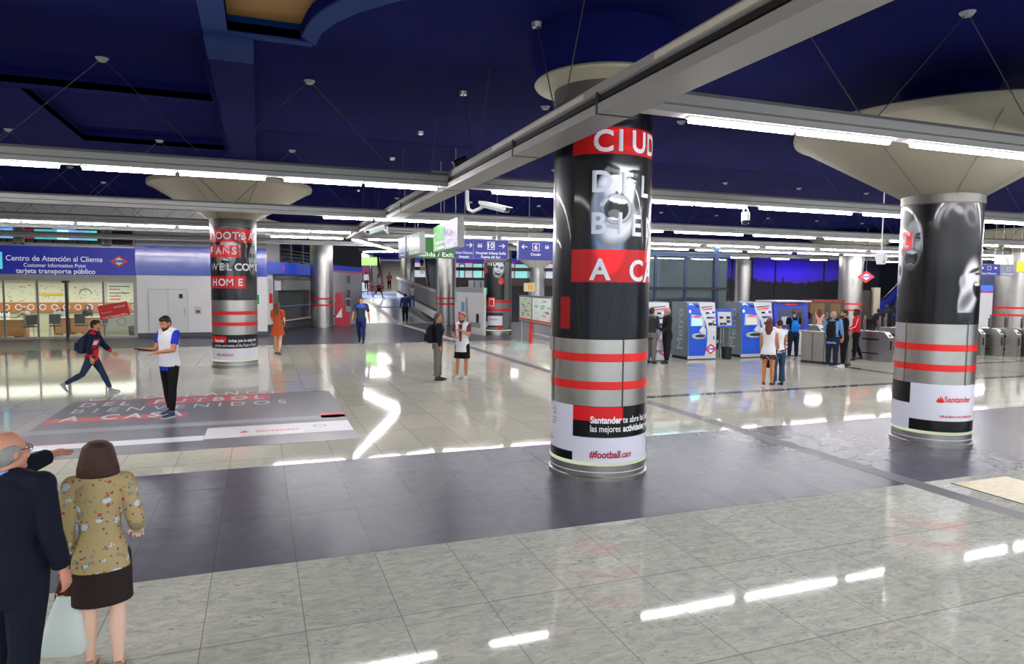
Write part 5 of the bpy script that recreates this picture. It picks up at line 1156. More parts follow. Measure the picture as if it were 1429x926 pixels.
# mural of the city at night, backlit
Dm = 56; m0, m1 = AD(985, Dm, 0), AD(1245, Dm, 0); Lm = (m1-m0).length
mu = thing('night_mural', 'huge backlit mural of a blue night skyline beyond the gates', 'mural', (m0.x, m0.y, 0), dirang(m0, m1))
nx, nz = 260, 90; zt0, zb0 = ZD(352, Dm, 1080), ZD(432, Dm, 1080)
bm_ = MB(); me = bpy.data.meshes.new('print'); co = []; cl_ = []; rs = np.random.RandomState(4)
sky = [0]*(nx+1); h_ = .28
for i in range(nx+1):
    if i % 5 == 0: h_ = .50+rs.uniform(-.018, .02)+.03*math.sin(i*.04)
    sky[i] = h_
sky[105] = sky[106] = .57; sky[200] = .55
for j in range(nz+1):
    for i in range(nx+1):
        u, v = i/nx, j/nz; co.append((u*Lm, 0, zb0+(zt0-zb0)*v))
        g = max(0, min(1, (v-.45)/.55)); 
        if v > sky[i]:
            cen = math.exp(-((u-.42)/.28)**2); s_ = .35+.65*cen; c_ = (.08+.16*(1-g)*cen, .05+.05*(1-g), (.30+.42*math.exp(-((g-.35)/.4)**2))*s_+.08)
            if u > .72: c_ = (.03, .04, .12)
        else:
            c_ = (.035, .03, .06)
            if v < .16: f_ = max(0, math.sin(i*.37)*math.sin(i*.11+1)*math.sin(j*.5+i*.2)); c_ = (.06+.9*f_, .04+.5*f_, .03+.12*f_)
            elif rs.rand() < .03: c_ = (.14, .10, .08)
        cl_.append(c_)
fs = [(j*(nx+1)+i, j*(nx+1)+i+1, (j+1)*(nx+1)+i+1, (j+1)*(nx+1)+i) for j in range(nz) for i in range(nx)]
me.from_pydata(co, [], fs); at = me.color_attributes.new('print', 'FLOAT_COLOR', 'POINT')
at.data.foreach_set('color', np.array([(*lin(c_), 1) for c_ in cl_], 'f').reshape(-1)); link('backlit_print', me, attrm('backlit_print', .5, 0, .55), mu)
b = MB(); b.box(-.1, Lm+.1, .05, .3, zb0-.1, zt0+.1); b.build('lightbox', BLACK, mu)
for u in (.13, .36, .62): b = MB(); b.box(u*Lm, u*Lm+.12, -.06, 0, 0, zt0); b.build('frame_mullion', BLACK, mu)
b = MB(); b.box(0, Lm, -.04, .3, 0, zb0); b.build('dark_base', mat('mural_base', '0C0C10', .5), mu)
struct(wall('wall_mural', [tuple(AD(900, Dm+1, 0).xy), tuple(AD(1500, Dm+1, 0).xy)], 0, CZ+1, mat('dark_wall', '', .6)))
# white wall with blue stripe seen right of the poster column
rw = thing('side_wall_white', 'white wall with blue and pink stripe right of the gates', 'wall'); rw['kind'] = 'structure'
Dr = 44
farslab('white_wall', 1340, 1392, 408, 470, Dr, mat('gallery_white', '', .5), .2, rw); farslab('pink_line', 1340, 1392, 405.5, 408, Dr-.05, mat('pink_stripe', '', .4), .2, rw)
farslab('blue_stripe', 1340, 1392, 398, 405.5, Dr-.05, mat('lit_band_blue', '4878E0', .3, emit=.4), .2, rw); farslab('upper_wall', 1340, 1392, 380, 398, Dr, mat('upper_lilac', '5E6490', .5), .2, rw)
farslab('wall_strip', 1218, 1227, 401, 440, 40, mat('beige_pier', 'B4AC98', .5), .3, rw); farslab('dark_panel', 1200, 1218, 405, 445, 40.2, mat('bronze_panel', '3E3830', .4, .3), .2, rw)
e_ = escalator(1243, 40, .9, 3.2, 5.5, 'blue-sided escalator rising behind the gates left of the right-hand poster column', 1.0, -78, mat('esc_blue', '2838A8', .4))
# roundel on a mast beyond the gates
p = AD(1206, 36, ZD(386, 36, 1206)); t = thing('roundel_sign', 'red lozenge station emblem hanging beyond the gates', 'sign', tuple(p), math.radians(-30))
b = MB(); b.prism([(-.42, 0), (0, -.32), (.42, 0), (0, .32)], -.03, .03, 'y'); b.build('lozenge', RED, t); diamond(t, wallM((0, -.04, 0)), .36); b = MB(); b.tube([(0, 0, .3), (0, 0, CZ-p.z)], .02, 6); b.build('hanger_rod', DARK, t)
# ================================================================== GATES
def turnstile(px, D_, lab, rz, paddles=True):
    p = AD(px, D_, 0); t = thing('ticket_gate', lab, 'ticket gate', (p.x, p.y, 0), rz)
    b = MB(); b.prism([(-.05, 0), (-.05, .82), (.12, 1.02), (1.2, 1.02), (1.25, .95), (1.25, 0)], -.15, .15, 'x'); b.build('cabinet', STEEL, t)
    b = MB(); b.prism([(-.06, .83), (.1, 1.015), (.11, 1.0), (-.045, .82)], -.13, .13, 'x'); b.build('reader_panel', WHITE, t)
    b = MB(); b.prism([(-.045, .88), (-.0, .93), (.01, .92), (-.035, .87)], -.05, .05, 'x'); b.build('reader_mark', BLACK, t)
    b = MB(); b.box(-.04, .04, -.062, -.05, .42, .72); b.build('slot', BLACK, t)
    b = MB(); b.box(-.155, -.15, .3, .9, .72, .77); b.box(-.155, -.15, .3, .9, .24, .28); b.build('side_slots', BLACK, t)
    if paddles:
        for y in (.35, .9):
            b = MB(); b.box(-.02, .02, y, y+.05, 1.02, 1.55); b.build('post', STEEL, t)
            b = MB(); b.box(-.16, -.02, y+.01, y+.03, 1.08, 1.42); b.build('glass_flap', glassm('flap_glass', (.85, .9, .88), .12), t)
            b = MB(); b.box(-.13, -.06, y, y+.008, 1.3, 1.38); b.build('red_marker', mat('flap_red', 'C8404A', .4), t)
    return t
gr = math.radians(8)
for px, D_, lab in ((1208, 23.9, 'steel ticket gate beside the man in the red jacket'), (1243, 23.0, 'steel ticket gate just left of the right-hand poster column'),
        (1372, 25.4, 'steel ticket gate just right of the right-hand poster column'), (1398, 25.4, 'steel ticket gate third from the right frame edge'), (1422, 25.2, 'steel ticket gate second from the right frame edge'), (1444, 25.2, 'steel ticket gate cut by the right frame edge')):
    turnstile(px, D_, lab, gr+math.radians(0))
for i, px in enumerate((1148, 1166, 1270, 1290, 1310, 1330, 1350)):
    turnstile(px, 26.5 if px < 1200 else 25.3, 'steel ticket gate %s' % (('behind the long steel barrier, %s' % ('left' if i == 0 else 'right')) if px < 1200 else 'hidden mostly behind the right-hand poster column, number %s along' % ('one', 'two', 'three', 'four', 'five')[i-2]), gr)
t = thing('steel_barrier', 'long brushed steel barrier panel between the blue machine and the gates', 'barrier', tuple(AD(1119, 22.7, 0)), dirang(AD(1119, 22.7, 0), AD(1186, 21.6, 0)))
L_ = (AD(1119, 22.7, 0)-AD(1186, 21.6, 0)).length
for i in range(4): b = MB(); b.box(L_*i/4+.01, L_*(i+1)/4-.01, 0, .25, .08, 1.02, bev=.01); b.build('panel', STEEL, t)
b = MB(); b.box(0, L_, .02, .23, 0, .08); b.build('plinth', DARK, t)
b = MB(); b.box(0, L_, -.02, .27, 1.02, 1.06); b.build('top_rail', STEEL, t)
t = thing('shop_window', 'dim shop window with warm lights and red trim behind the gates', 'shop window', tuple(AD(1122, 34, 0)), dirang(AD(1122, 34, 0), AD(1175, 34, 0)))
b = MB(); b.box(0, 2.0, 0, .3, 0, 1.9); b.build('body', mat('bronze_panel', '', .4), t); b = MB(); b.box(0, 2.0, -.02, 0, 1.8, 1.92); b.build('red_trim', mat('trim_dark_red', '7A1818', .5), t); b = MB(); b.box(.3, 1.0, -.02, 0, 1.2, 1.72); b.box(1.3, 1.8, -.02, 0, 1.2, 1.72); b.build('lit_print', mat('warm_print', '5E4624', .5, emit=.04), t)
# ================================================================== PEOPLE
def clothm(name, col, rough=.85, pattern=None):
    if name in MATS: return MATS[name]
    m = mat(name, col, rough, bump=.35, bscale=9, spec=.25)
    if pattern:
        nt = m.node_tree; N = nt.nodes; L = nt.links; b = N['Principled BSDF']; tc = N.new('ShaderNodeTexCoord')
        base = (*hexc(col), 1); prev = None
        for k, (c_, sc, th, sd) in enumerate(pattern):
            mp = N.new('ShaderNodeMapping'); mp.inputs['Location'].default_value = (sd, sd*2, sd*3); L.new(tc.outputs['Object'], mp.inputs[0])
            v = N.new('ShaderNodeTexVoronoi'); v.inputs['Scale'].default_value = sc; L.new(mp.outputs[0], v.inputs['Vector'])
            nz = N.new('ShaderNodeTexNoise'); nz.inputs['Scale'].default_value = sc*3; L.new(mp.outputs[0], nz.inputs['Vector'])
            ad = N.new('ShaderNodeMath'); ad.operation = 'MULTIPLY_ADD'; L.new(nz.outputs['Fac'], ad.inputs[0]); ad.inputs[1].default_value = .45; L.new(v.outputs['Distance'], ad.inputs[2])
            lt = N.new('ShaderNodeMath'); lt.operation = 'LESS_THAN'; L.new(ad.outputs[0], lt.inputs[0]); lt.inputs[1].default_value = th+.13
            mx = N.new('ShaderNodeMix'); mx.data_type = 'RGBA'; L.new(lt.outputs[0], mx.inputs[0]); mx.inputs[7].default_value = (*hexc(c_), 1)
            if prev: L.new(prev, mx.inputs[6])
            else: mx.inputs[6].default_value = base
            prev = mx.outputs[2]
        L.new(prev, b.inputs['Base Color'])
    return m
SKIN = {k: mat('skin_'+k, c, .5, spec=.35) for k, c in (('fair', 'D8A080'), ('tan', 'B87C58'), ('olive', 'A87050'), ('dark', '4A3024'), ('pink', 'C48A74'), ('pale', 'DCB8A4'))}
HAIR = {k: mat('hair_'+k, c, .6, bump=.5, bscale=60) for k, c in (('black', '14100E'), ('brown', '3A2018'), ('dark', '221814'), ('grey', '8A8A88'), ('auburn', '5A2416'), ('white', 'B8B4AC'), ('stubble', '4A3A30'))}
EYEW = mat('eye_white', 'E4E0DA', .3); LIP = mat('lips', '9A5048', .5)
def rem(o, vox, sm=3):
    r = o.modifiers.new('remesh', 'REMESH'); r.mode = 'VOXEL'; r.voxel_size = vox; r.use_smooth_shade = True
    if sm: s_ = o.modifiers.new('smooth', 'SMOOTH'); s_.iterations = sm; s_.factor = .5
    return o
def rot3(v, piv, ax, ang): return piv + Matrix.Rotation(ang, 3, ax) @ (v-piv)
def person(label, foot, top_z, face, skin='tan', hair='dark', hairstyle='short', arms=((5, 8, 10, 0), (5, 8, 10, 0)), legs=((2, 0, 2), (-2, 0, 2)),
           lean=0, headp=0, heady=0, top=None, outer=None, bottom=None, shoes=None, vox=.012, sit=False, female=False, beard=False, wide=1.0, category='person', hands=True, extra=None, glasses=False, absolute=None):
    """foot: ground point, top_z: height of the crown; face: 0 looks to the viewer, +90 to the right of the picture, 180 away.
       arms: (swing forward, out, elbow bend, inward) left, right; legs: (swing, knee bend, out) left, right"""
    H = top_z
    root = thing('person', label, category, tuple(foot))
    hd = math.atan2(-foot[1], -foot[0])+math.radians(face) if absolute is None else math.radians(absolute)
    root.rotation_euler.z = hd-PI/2
    V = Vector; rad = math.radians; X = V((1, 0, 0))
    # legs first, to find the pelvis height
    LG = []
    for sx, (sw, kb, out) in zip((-1, 1), legs):
        hip = V((sx*.052, 0, 0)); th = V((sx*math.sin(rad(out)), math.sin(rad(sw)), -math.cos(rad(sw))*math.cos(rad(out)))).normalized()
        knee = hip+th*.238; s2 = sw-kb; sh = V((sx*math.sin(rad(out))*.5, math.sin(rad(s2)), -math.cos(rad(s2)))).normalized()
        ank = knee+sh*.225; LG.append([hip, knee, ank, s2])
    low = min(l[2].z - (.048 if abs(l[3]) < 35 else .02) for l in LG); pz = -low
    for l in LG:
        for k in range(3): l[k] = l[k]+V((0, 0, pz))
    P0 = V((0, 0, pz))
    def tw(v): v = v+P0; return rot3(v, P0, 'X', -rad(lean))      # torso frame: leaning forward is +lean
    def T3(x, y, z): return tw(V((x, y, z)))
    wf = wide*(.93 if female else 1)
    shz = .302
    AR = []
    for sx, (sw, out, eb, inn) in zip((-1, 1), arms):
        sh = T3(sx*(.097 if female else .105)*wf, -.002, shz); d1 = V((sx*math.sin(rad(out)), math.sin(rad(sw))*math.cos(rad(out)), -math.cos(rad(sw))*math.cos(rad(out))))
        el = sh+d1.normalized()*.168; s2 = sw+eb
        d2 = V((sx*math.sin(rad(out))*.4-sx*math.sin(rad(inn)), math.sin(rad(s2))*math.cos(rad(inn)), -math.cos(rad(s2))*math.cos(rad(inn)))).normalized()
        wr = el+d2*.145; AR.append((sh, el, wr, d2))
    neck = T3(0, -.002, .33); 
    hc = T3(0, .012, .405); hc = rot3(hc, T3(0, 0, .35), 'X', -rad(headp)); hM = Matrix.Rotation(rad(heady), 3, 'Z') @ Matrix.Rotation(-rad(headp+lean), 3, 'X')
    s = H/ (hc.z+.075) if not sit else H/(hc.z+.075)
    def S(v): return v*s
    def tube(mb, pts, rr, n=12): mb.tube([S(p) for p in pts], [r_*s for r_ in rr], n); 
    def ball(mb, c, r_, M=None): mb.ball(S(c), tuple(x*s for x in (r_ if isinstance(r_, tuple) else (r_,)*3)), M, 14, 10)
    def torso(mb, g, z0=-.03, z1=.335, arms_=True, flare=0):
        prof = [(-.05, .088, .066, -.004), (.0, .092, .068, -.006), (.05, .085, .062, 0), (.11, .074, .055, .003), (.17, .080, .058, .003), (.24, .092, .064, 0), (.29, .092, .056, -.004), (.318, .068, .042, -.004), (.34, .036, .034, 0)]
        if female: prof = [(-.05, .094, .068, -.004), (.0, .096, .068, -.008), (.05, .080, .058, 0), (.11, .064, .05, .003), (.17, .070, .054, .006), (.235, .082, .068, .010), (.29, .080, .052, -.002), (.318, .058, .038, -.002), (.34, .030, .030, 0)]
        rings = []; zs = [z0]+[p[0] for p in prof if z0 < p[0] < z1]+[z1]
        for z in zs:
            for a_, c_ in zip(prof[:-1], prof[1:]):
                if a_[0] <= z <= c_[0]: break
            else: a_, c_ = (prof[0], prof[0]) if z < prof[0][0] else (prof[-1], prof[-1])
            f_ = 0 if c_[0] == a_[0] else (z-a_[0])/(c_[0]-a_[0]); rx, ry, yo = [a_[i]+(c_[i]-a_[i])*f_ for i in (1, 2, 3)]
            if z < 0 and flare: rx += flare*(-z)/.1; ry += flare*(-z)/.1*.8
            rings.append((S(T3(0, yo, z)), Matrix.Rotation(-rad(lean), 3, 'X') @ V(((rx*wf+g)*s, 0, 0)), Matrix.Rotation(-rad(lean), 3, 'X') @ V((0, (ry*wide+g)*s, 0))))
        mb.loft(rings, 20, e=2.3)
        for sh_ in (-1, 1): tube(mb, [T3(0, -.004, .318), T3(sh_*.05*wf, -.004, .312), T3(sh_*(.09 if female else .1)*wf, -.003, .302)], [.030+g, .028+g, .026+g])
    # ---- body
    mb = MB(); torso(mb, 0)
    for sh, el, wr, d2 in AR:
        ball(mb, sh, .033*wf); tube(mb, [sh, sh.lerp(el, .3), el, el.lerp(wr, .3), wr], [.029, .028, .022, .023, .0145]); ball(mb, el, .0215)
    for hip, kn, an, s2 in LG:
        ball(mb, hip, .05); tube(mb, [hip, hip.lerp(kn, .35), kn, kn.lerp(an, .3), an], [.052, .05, .031, .034, .019]); ball(mb, kn, .031)
        fd = V((0, math.cos(rad(max(-60, min(20, s2+0)))), math.sin(rad(max(-60, min(20, s2*.9)))) if s2 < -20 else 0)).normalized()
        if shoes is None or shoes[0] == 'low': tube(mb, [an+V((0, 0, -.01)), an+fd*.03+V((0, 0, -.026)), an+fd*.075+V((0, 0, -.038))], [.020, .016, .009])
    tube(mb, [T3(0, -.006, .31), T3(0, 0, .345), hc+hM @ V((0, -.012, -.03))], [.036, .031, .031])
    ball(mb, hc+hM @ V((0, -.006, .012)), (.0445, .055, .054), hM); ball(mb, hc+hM @ V((0, .012, -.032)), (.036, .038, .038), hM)
    ball(mb, hc+hM @ V((0, .038, -.056)), (.017, .014, .014), hM)
    tube(mb, [hc+hM @ V((0, .047, .008)), hc+hM @ V((0, .058, -.014)), hc+hM @ V((0, .052, -.02))], [.005, .0085, .008], 8)
    for sx in (-1, 1):
        ball(mb, hc+hM @ V((sx*.046, -.006, -.006)), (.005, .011, .017), hM); ball(mb, hc+hM @ V((sx*.022, .036, -.018)), (.014, .014, .012), hM)
    if hands:
        for sx, (sh, el, wr, d2) in zip((-1, 1), AR):
            f_ = d2; side = V((0, 1, 0)) if abs(d2.z) > .6 else V((sx*-1, 0, 0)); up = side.cross(f_).normalized(); side = f_.cross(up).normalized()
            # side: across the palm (towards the thumb), up: palm thickness
            th_ = side if side.y > 0 or abs(side.y) < .3 else -side
            if th_.dot(V((-sx, 1, 0))) < 0: th_ = -th_
            n_ = f_.cross(th_).normalized(); inw = n_ if n_.dot(V((-sx, 0, -.5))) > 0 else -n_
            rings = [(S(wr-f_*.004), th_*.0155*s, n_*.011*s), (S(wr+f_*.018), th_*.021*s, n_*.0115*s), (S(wr+f_*.046), th_*.0245*s, n_*.010*s), (S(wr+f_*.054), th_*.022*s, n_*.008*s)]
            mb.loft(rings, 12)
            for k, (o_, ln) in enumerate(((.0185, .040), (.0065, .046), (-.0060, .042), (-.0180, .033))):
                a_ = wr+f_*.048+th_*o_; c_ = a_+f_*ln*.5+inw*.004+th_*o_*.12; e_ = c_+f_*ln*.36+inw*ln*.38; tube(mb, [a_, c_, e_], [.0056, .0052, .0042], 8)
            a_ = wr+f_*.016+th_*.017; c_ = a_+f_*.018+th_*.017+inw*.006; tube(mb, [a_, c_, c_+f_*.02+th_*.003+inw*.005], [.0072, .0064, .005], 8)
    body = rem(mb.build('body', SKIN[skin], root, True), vox, 2)
    # ---- face features
    near = vox < .0125
    if True:
        b = MB()
        for sx in (-1, 1): ball(b, hc+hM @ V((sx*.0175, .0415, .006)), (.0075, .006, .0036), hM)
        b.build('eye', EYEW, root, True)
        b = MB()
        for sx in (-1, 1): ball(b, hc+hM @ V((sx*.0175, .0465, .006)), (.0034, .0022, .0034), hM)
        b.build('iris', BLACK, root, True)
        b = MB()
        for sx in (-1, 1): tube(b, [hc+hM @ V((sx*.009, .0495, .0165)), hc+hM @ V((sx*.019, .0485, .0195)), hc+hM @ V((sx*.028, .042, .0165))], [.0022, .0028, .0015], 6)
        b.build('eyebrow', HAIR[hair], root, True)
        b = MB(); tube(b, [hc+hM @ V((-.014, .0475, -.036)), hc+hM @ V((0, .0525, -.0365)), hc+hM @ V((.014, .0475, -.036))], [.0015, .0036, .0015], 6); b.build('mouth', LIP, root, True)
    if beard:
        b = MB(); ball(b, hc+hM @ V((0, .017, -.036)), (.0372, .0362, .033), hM); ball(b, hc+hM @ V((0, .0405, -.055)), (.018, .0135, .015), hM); bo = b.build('beard', mat('beard_stubble', '33241C', .7), root, True)
        for v in bo.data.vertices:
            q_ = hM.inverted() @ (v.co/s-hc)
            if q_.z > -.022: v.co = S(hc+hM @ V((q_.x*.9, min(q_.y, .035)*.8, -.022)))
    if glasses:
        b = MB()
        for sx in (-1, 1):
            c_ = hc+hM @ V((sx*.0185, .056, .004)); pts = [c_+hM @ V((.013*math.cos(a_*PI/5), 0, .010*math.sin(a_*PI/5))) for a_ in range(11)]
            tube(b, pts, [.0012]*11, 6); tube(b, [c_+hM @ V((sx*.013, 0, .002)), hc+hM @ V((sx*.047, .0, .008))], [.0014, .0014], 6)
        b.build('glasses', BLACK, root, True)
    # ---- hair
    b = MB()
    if hairstyle in ('short', 'long', 'bob', 'bun', 'curly', 'pony'):
        ball(b, hc+hM @ V((0, -.014, .020)), (.0485, .0545, .0545), hM)
        if hairstyle == 'short': ball(b, hc+hM @ V((0, -.026, -.002)), (.046, .036, .04), hM); ball(b, hc+hM @ V((0, .016, .052)), (.034, .034, .02), hM)
        if hairstyle == 'bob':
            b.loft([(S(hc+hM @ V((0, -.01, .078))), hM @ V((0.012*s, 0, 0)), hM @ V((0, .012*s, 0))), (S(hc+hM @ V((0, -.01, .073))), hM @ V((0.034*s, 0, 0)), hM @ V((0, .034*s, 0))), (S(hc+hM @ V((0, -.012, .055))), hM @ V((0.0560*s, 0, 0)), hM @ V((0, .055*s, 0))), (S(hc+hM @ V((0, -.016, .015))), hM @ V((0.0672*s, 0, 0)), hM @ V((0, .056*s, 0))), (S(hc+hM @ V((0, -.022, -.035))), hM @ V((0.0784*s, 0, 0)), hM @ V((0, .05*s, 0))), (S(hc+hM @ V((0, -.022, -.066))), hM @ V((0.0806*s, 0, 0)), hM @ V((0, .046*s, 0))), (S(hc+hM @ V((0, -.018, -.076))), hM @ V((0.0672*s, 0, 0)), hM @ V((0, .036*s, 0)))], 20)
        if hairstyle in ('long', 'pony', 'curly'):
            b.loft([(S(hc+hM @ V((0, -.02, .03))), hM @ V((.05*s, 0, 0)), hM @ V((0, .045*s, 0))), (S(hc+hM @ V((0, -.03, -.03))), hM @ V((.054*s, 0, 0)), hM @ V((0, .036*s, 0))), (S(T3(0, -.05, .30)), V((.056*s, 0, 0)), V((0, .026*s, 0))), (S(T3(0, -.062, .235 if hairstyle != 'curly' else .27)), V((.035*s, 0, 0)), V((0, .016*s, 0)))], 14)
        if hairstyle == 'bun': ball(b, hc+hM @ V((0, -.066, .015)), .022)
    elif hairstyle == 'fringe':  # bald crown with hair at back and sides
        ball(b, hc+hM @ V((0, -.024, -.006)), (.0480, .0425, .044), hM)
        for sx in (-1, 1): ball(b, hc+hM @ V((sx*.040, -.012, .0)), (.010, .030, .028), hM)
    elif hairstyle == 'cropped': ball(b, hc+hM @ V((0, -.012, .017)), (.0462, .0535, .0525), hM)
    if b.bm.verts: rem(b.build('hair', HAIR[hair], root, True), max(vox*.8, .006), 2)
    else: b.bm.free()
    # ---- clothes
    def garment(name, m, g=.008, z0=-.03, sleeve=1.0, flare=0, collar=False, arm_g=None, open_front=None):
        mb = MB(); torso(mb, g, z0, .325, flare=flare); ag = arm_g if arm_g is not None else g
        for sh, el, wr, d2 in AR:
            ball(mb, sh, .030*wf+ag)
            if sleeve > 0:
                if sleeve <= .5: e_ = sh.lerp(el, sleeve*2); tube(mb, [sh, e_], [.031+ag, .029+ag])
                else:
                    e_ = el.lerp(wr, (sleeve-.5)*2-.04); tube(mb, [sh, sh.lerp(el, .3), el, el.lerp(e_, .4), e_], [.030+ag, .029+ag, .025+ag, .024+ag, .0185+ag]); ball(mb, el, .0245+ag)
        if collar: tube(mb, [T3(0, -.004, .31), T3(0, -.002, .35)], [.040, .037])
        return rem(mb.build(name, m, root, True), vox*1.1, 3)
    def legs_(name, m, g=.008, upto=1.0, flare=0):
        mb = MB(); torso(mb, g, -.05, .045)
        for hip, kn, an, s2 in LG:
            ball(mb, hip, .052+g)
            if upto <= .5: e_ = hip.lerp(kn, upto*2); tube(mb, [hip, e_], [.054+g, .049+g+flare])
            else:
                e_ = kn.lerp(an, (upto-.5)*2); tube(mb, [hip, hip.lerp(kn, .35), kn, kn.lerp(e_, .35), e_], [.054+g, .051+g, .034+g, .035+g, .023+g+flare]); ball(mb, kn, .034+g)
        return rem(mb.build(name, m, root, True), vox*1.1, 3)
    def skirt(name, m, z1=.05, ztop=.05, zbot=-.16, w0=.1, w1=.1):
        w0 = w0+.008; w1 = max(w1, .116)
        mb = MB(); c0, c1 = T3(0, -.002, ztop), P0+V((0, 0, zbot))
        mb.loft([(S(c0), V(((.072+.008)*s, 0, 0)), V((0, .066*s, 0))), (S(P0+V((0, -.004, 0))), V((w0*s, 0, 0)), V((0, .078*s, 0))), (S(c1.lerp(P0, .4)), V((w1*s*.98, 0, 0)), V((0, .086*s, 0))), (S(c1), V((w1*s, 0, 0)), V((0, .084*s, 0)))], 22)
        return rem(mb.build(name, m, root, True), vox*1.1, 2)
    if bottom:
        k = bottom[0]
        if k == 'trousers': legs_('trousers', bottom[1], bottom[2] if len(bottom) > 2 else .006, .97, bottom[3] if len(bottom) > 3 else 0)
        elif k == 'shorts': legs_('shorts', bottom[1], .010, bottom[2] if len(bottom) > 2 else .40, .006)
        elif k == 'skirt': skirt('skirt', bottom[1], zbot=bottom[2] if len(bottom) > 2 else -.17, w0=.105, w1=bottom[3] if len(bottom) > 3 else .11)
    if top: garment(top[0], top[1], .006, top[2] if len(top) > 2 else -.04, top[3] if len(top) > 3 else 1.0, collar=len(top) > 4)
    if outer: garment(outer[0], outer[1], .017 if 'vest' in outer[0] else .013, outer[2] if len(outer) > 2 else -.05, outer[3] if len(outer) > 3 else 1.0, flare=outer[4] if len(outer) > 4 else 0, arm_g=.011 if outer[3:4] != (0,) else -.0)
    if shoes:
        for (hip, kn, an, s2), sx in zip(LG, (-1, 1)):
            mb = MB(); a_ = -rad(max(-60, min(0, s2+8))) if s2 < -22 else 0
            M_ = Matrix.Rotation(-a_, 3, 'X'); q_ = lambda x, y, z: an+M_ @ V((x, y, z))
            mb.loft([(S(q_(0, -.026, -.030)), M_ @ V((.012*s, 0, 0)), M_ @ V((0, 0, .016*s))), (S(q_(0, -.016, -.024)), M_ @ V((.020*s, 0, 0)), M_ @ V((0, 0, .023*s))), (S(q_(0, .02, -.026)), M_ @ V((.021*s, 0, 0)), M_ @ V((0, 0, .021*s))), (S(q_(0, .07, -.034)), M_ @ V((.025*s, 0, 0)), M_ @ V((0, 0, .014*s))), (S(q_(0, .105, -.038)), M_ @ V((.016*s, 0, 0)), M_ @ V((0, 0, .009*s)))], 14)
            if shoes[0] != 'low': tube(mb, [q_(0, -.002, -.015), q_(0, -.002, .008)], [.022, .0235])
            sh_ = rem(mb.build('shoe', shoes[1], root, True), .009, 1)
            if len(shoes) > 2:
                mb = MB(); mb.loft([(S(q_(0, -.028, -.043)), M_ @ V((.012*s, 0, 0)), M_ @ V((0, 0, .0055*s))), (S(q_(0, -.01, -.043)), M_ @ V((.023*s, 0, 0)), M_ @ V((0, 0, .0055*s))), (S(q_(0, .07, -.0435)), M_ @ V((.027*s, 0, 0)), M_ @ V((0, 0, .0055*s))), (S(q_(0, .11, -.0435)), M_ @ V((.015*s, 0, 0)), M_ @ V((0, 0, .0045*s)))], 14); mb.build('sole', shoes[2], sh_, True)
    info = dict(root=root, s=s, AR=AR, LG=LG, T3=T3, S=S, hc=hc, hM=hM, P0=P0)
    return info
def world_of(inf, v): bpy.context.view_layer.update(); return inf['root'].matrix_world @ inf['S'](v)
def hgt(foot, pxt, pyt):
    d = ray(pxt, pyt); return CAMH+d.z*math.hypot(foot.x, foot.y)/math.hypot(d.x, d.y)
def backpack(inf, lab, m, h=.27, w=.085, d=.055):
    T3, S, s = inf['T3'], inf['S'], inf['s']; t = thing('backpack', lab, 'backpack', tuple(inf['root'].location)); t.rotation_euler = inf['root'].rotation_euler
    mb = MB(); c0 = .05
    mb.loft([(S(T3(0, -.080-d*.5, c0-.01)), Vector((w*.8*s, 0, 0)), Vector((0, d*.6*s, 0))), (S(T3(0, -.085-d*.6, c0+.03)), Vector((w*s, 0, 0)), Vector((0, d*s, 0))), (S(T3(0, -.078-d*.6, c0+h*.7)), Vector((w*.95*s, 0, 0)), Vector((0, d*.9*s, 0))), (S(T3(0, -.07-d*.3, c0+h)), Vector((w*.55*s, 0, 0)), Vector((0, d*.5*s, 0)))], 18, e=3)
    mb.build('bag', m, t, True)
    mb = MB(); mb.loft([(S(T3(0, -.09-d*1.5, c0+.02)), Vector((w*.7*s, 0, 0)), Vector((0, d*.35*s, 0))), (S(T3(0, -.09-d*1.5, c0+.12)), Vector((w*.7*s, 0, 0)), Vector((0, d*.4*s, 0)))], 14, e=3); mb.build('front_pocket', m, t, True)
    for sx in (-1, 1):
        mb = MB(); mb.tube([S(T3(sx*.055, -.09, .27)), S(T3(sx*.062, -.04, .345)), S(T3(sx*.066, .04, .33)), S(T3(sx*.068, .088, .24)), S(T3(sx*.08, .05, .12)), S(T3(sx*.07, -.06, .06))], .010*s, 8); mb.build('strap', m, t, True)
    return t
def handbag(inf, side, lab, m, size=(.3, .28, .1), drop=.25, name='shoulder_bag', strap=True, hand=True):
    wr = inf['AR'][side][2]+inf['AR'][side][3]*.05; p = world_of(inf, wr) if hand else None
    t = thing(name, lab, 'bag', tuple(p)); t.rotation_euler.z = inf['root'].rotation_euler.z+PI/2
    w_, h_, d_ = size; mb = MB(); mb.loft([((0, 0, -drop-h_), (w_*.5, 0, 0), (0, d_*.5, 0)), ((0, 0, -drop-h_*.5), (w_*.5, 0, 0), (0, d_*.62, 0)), ((0, 0, -drop), (w_*.42, 0, 0), (0, d_*.2, 0))], 16, e=4); mb.build('bag', m, t, True)
    for sy in (-1, 1): mb = MB(); mb.tube([(-w_*.3, sy*.02, -drop-.01), (-.05, sy*.015, -.02), (0, 0, .0), (.05, sy*.015, -.02), (w_*.3, sy*.02, -drop-.01)], .007, 6); mb.build('handle', m, t, True)
    return t
C = clothm
NAVY = C('navy_cloth', '141C38'); BLK = C('black_cloth', '121216'); JEAN = C('denim', '26344E'); JEAN2 = C('light_denim', '46627E'); WHT = C('white_cloth', 'DCDCE2'); GRYC = C('grey_cloth', '6A6862')
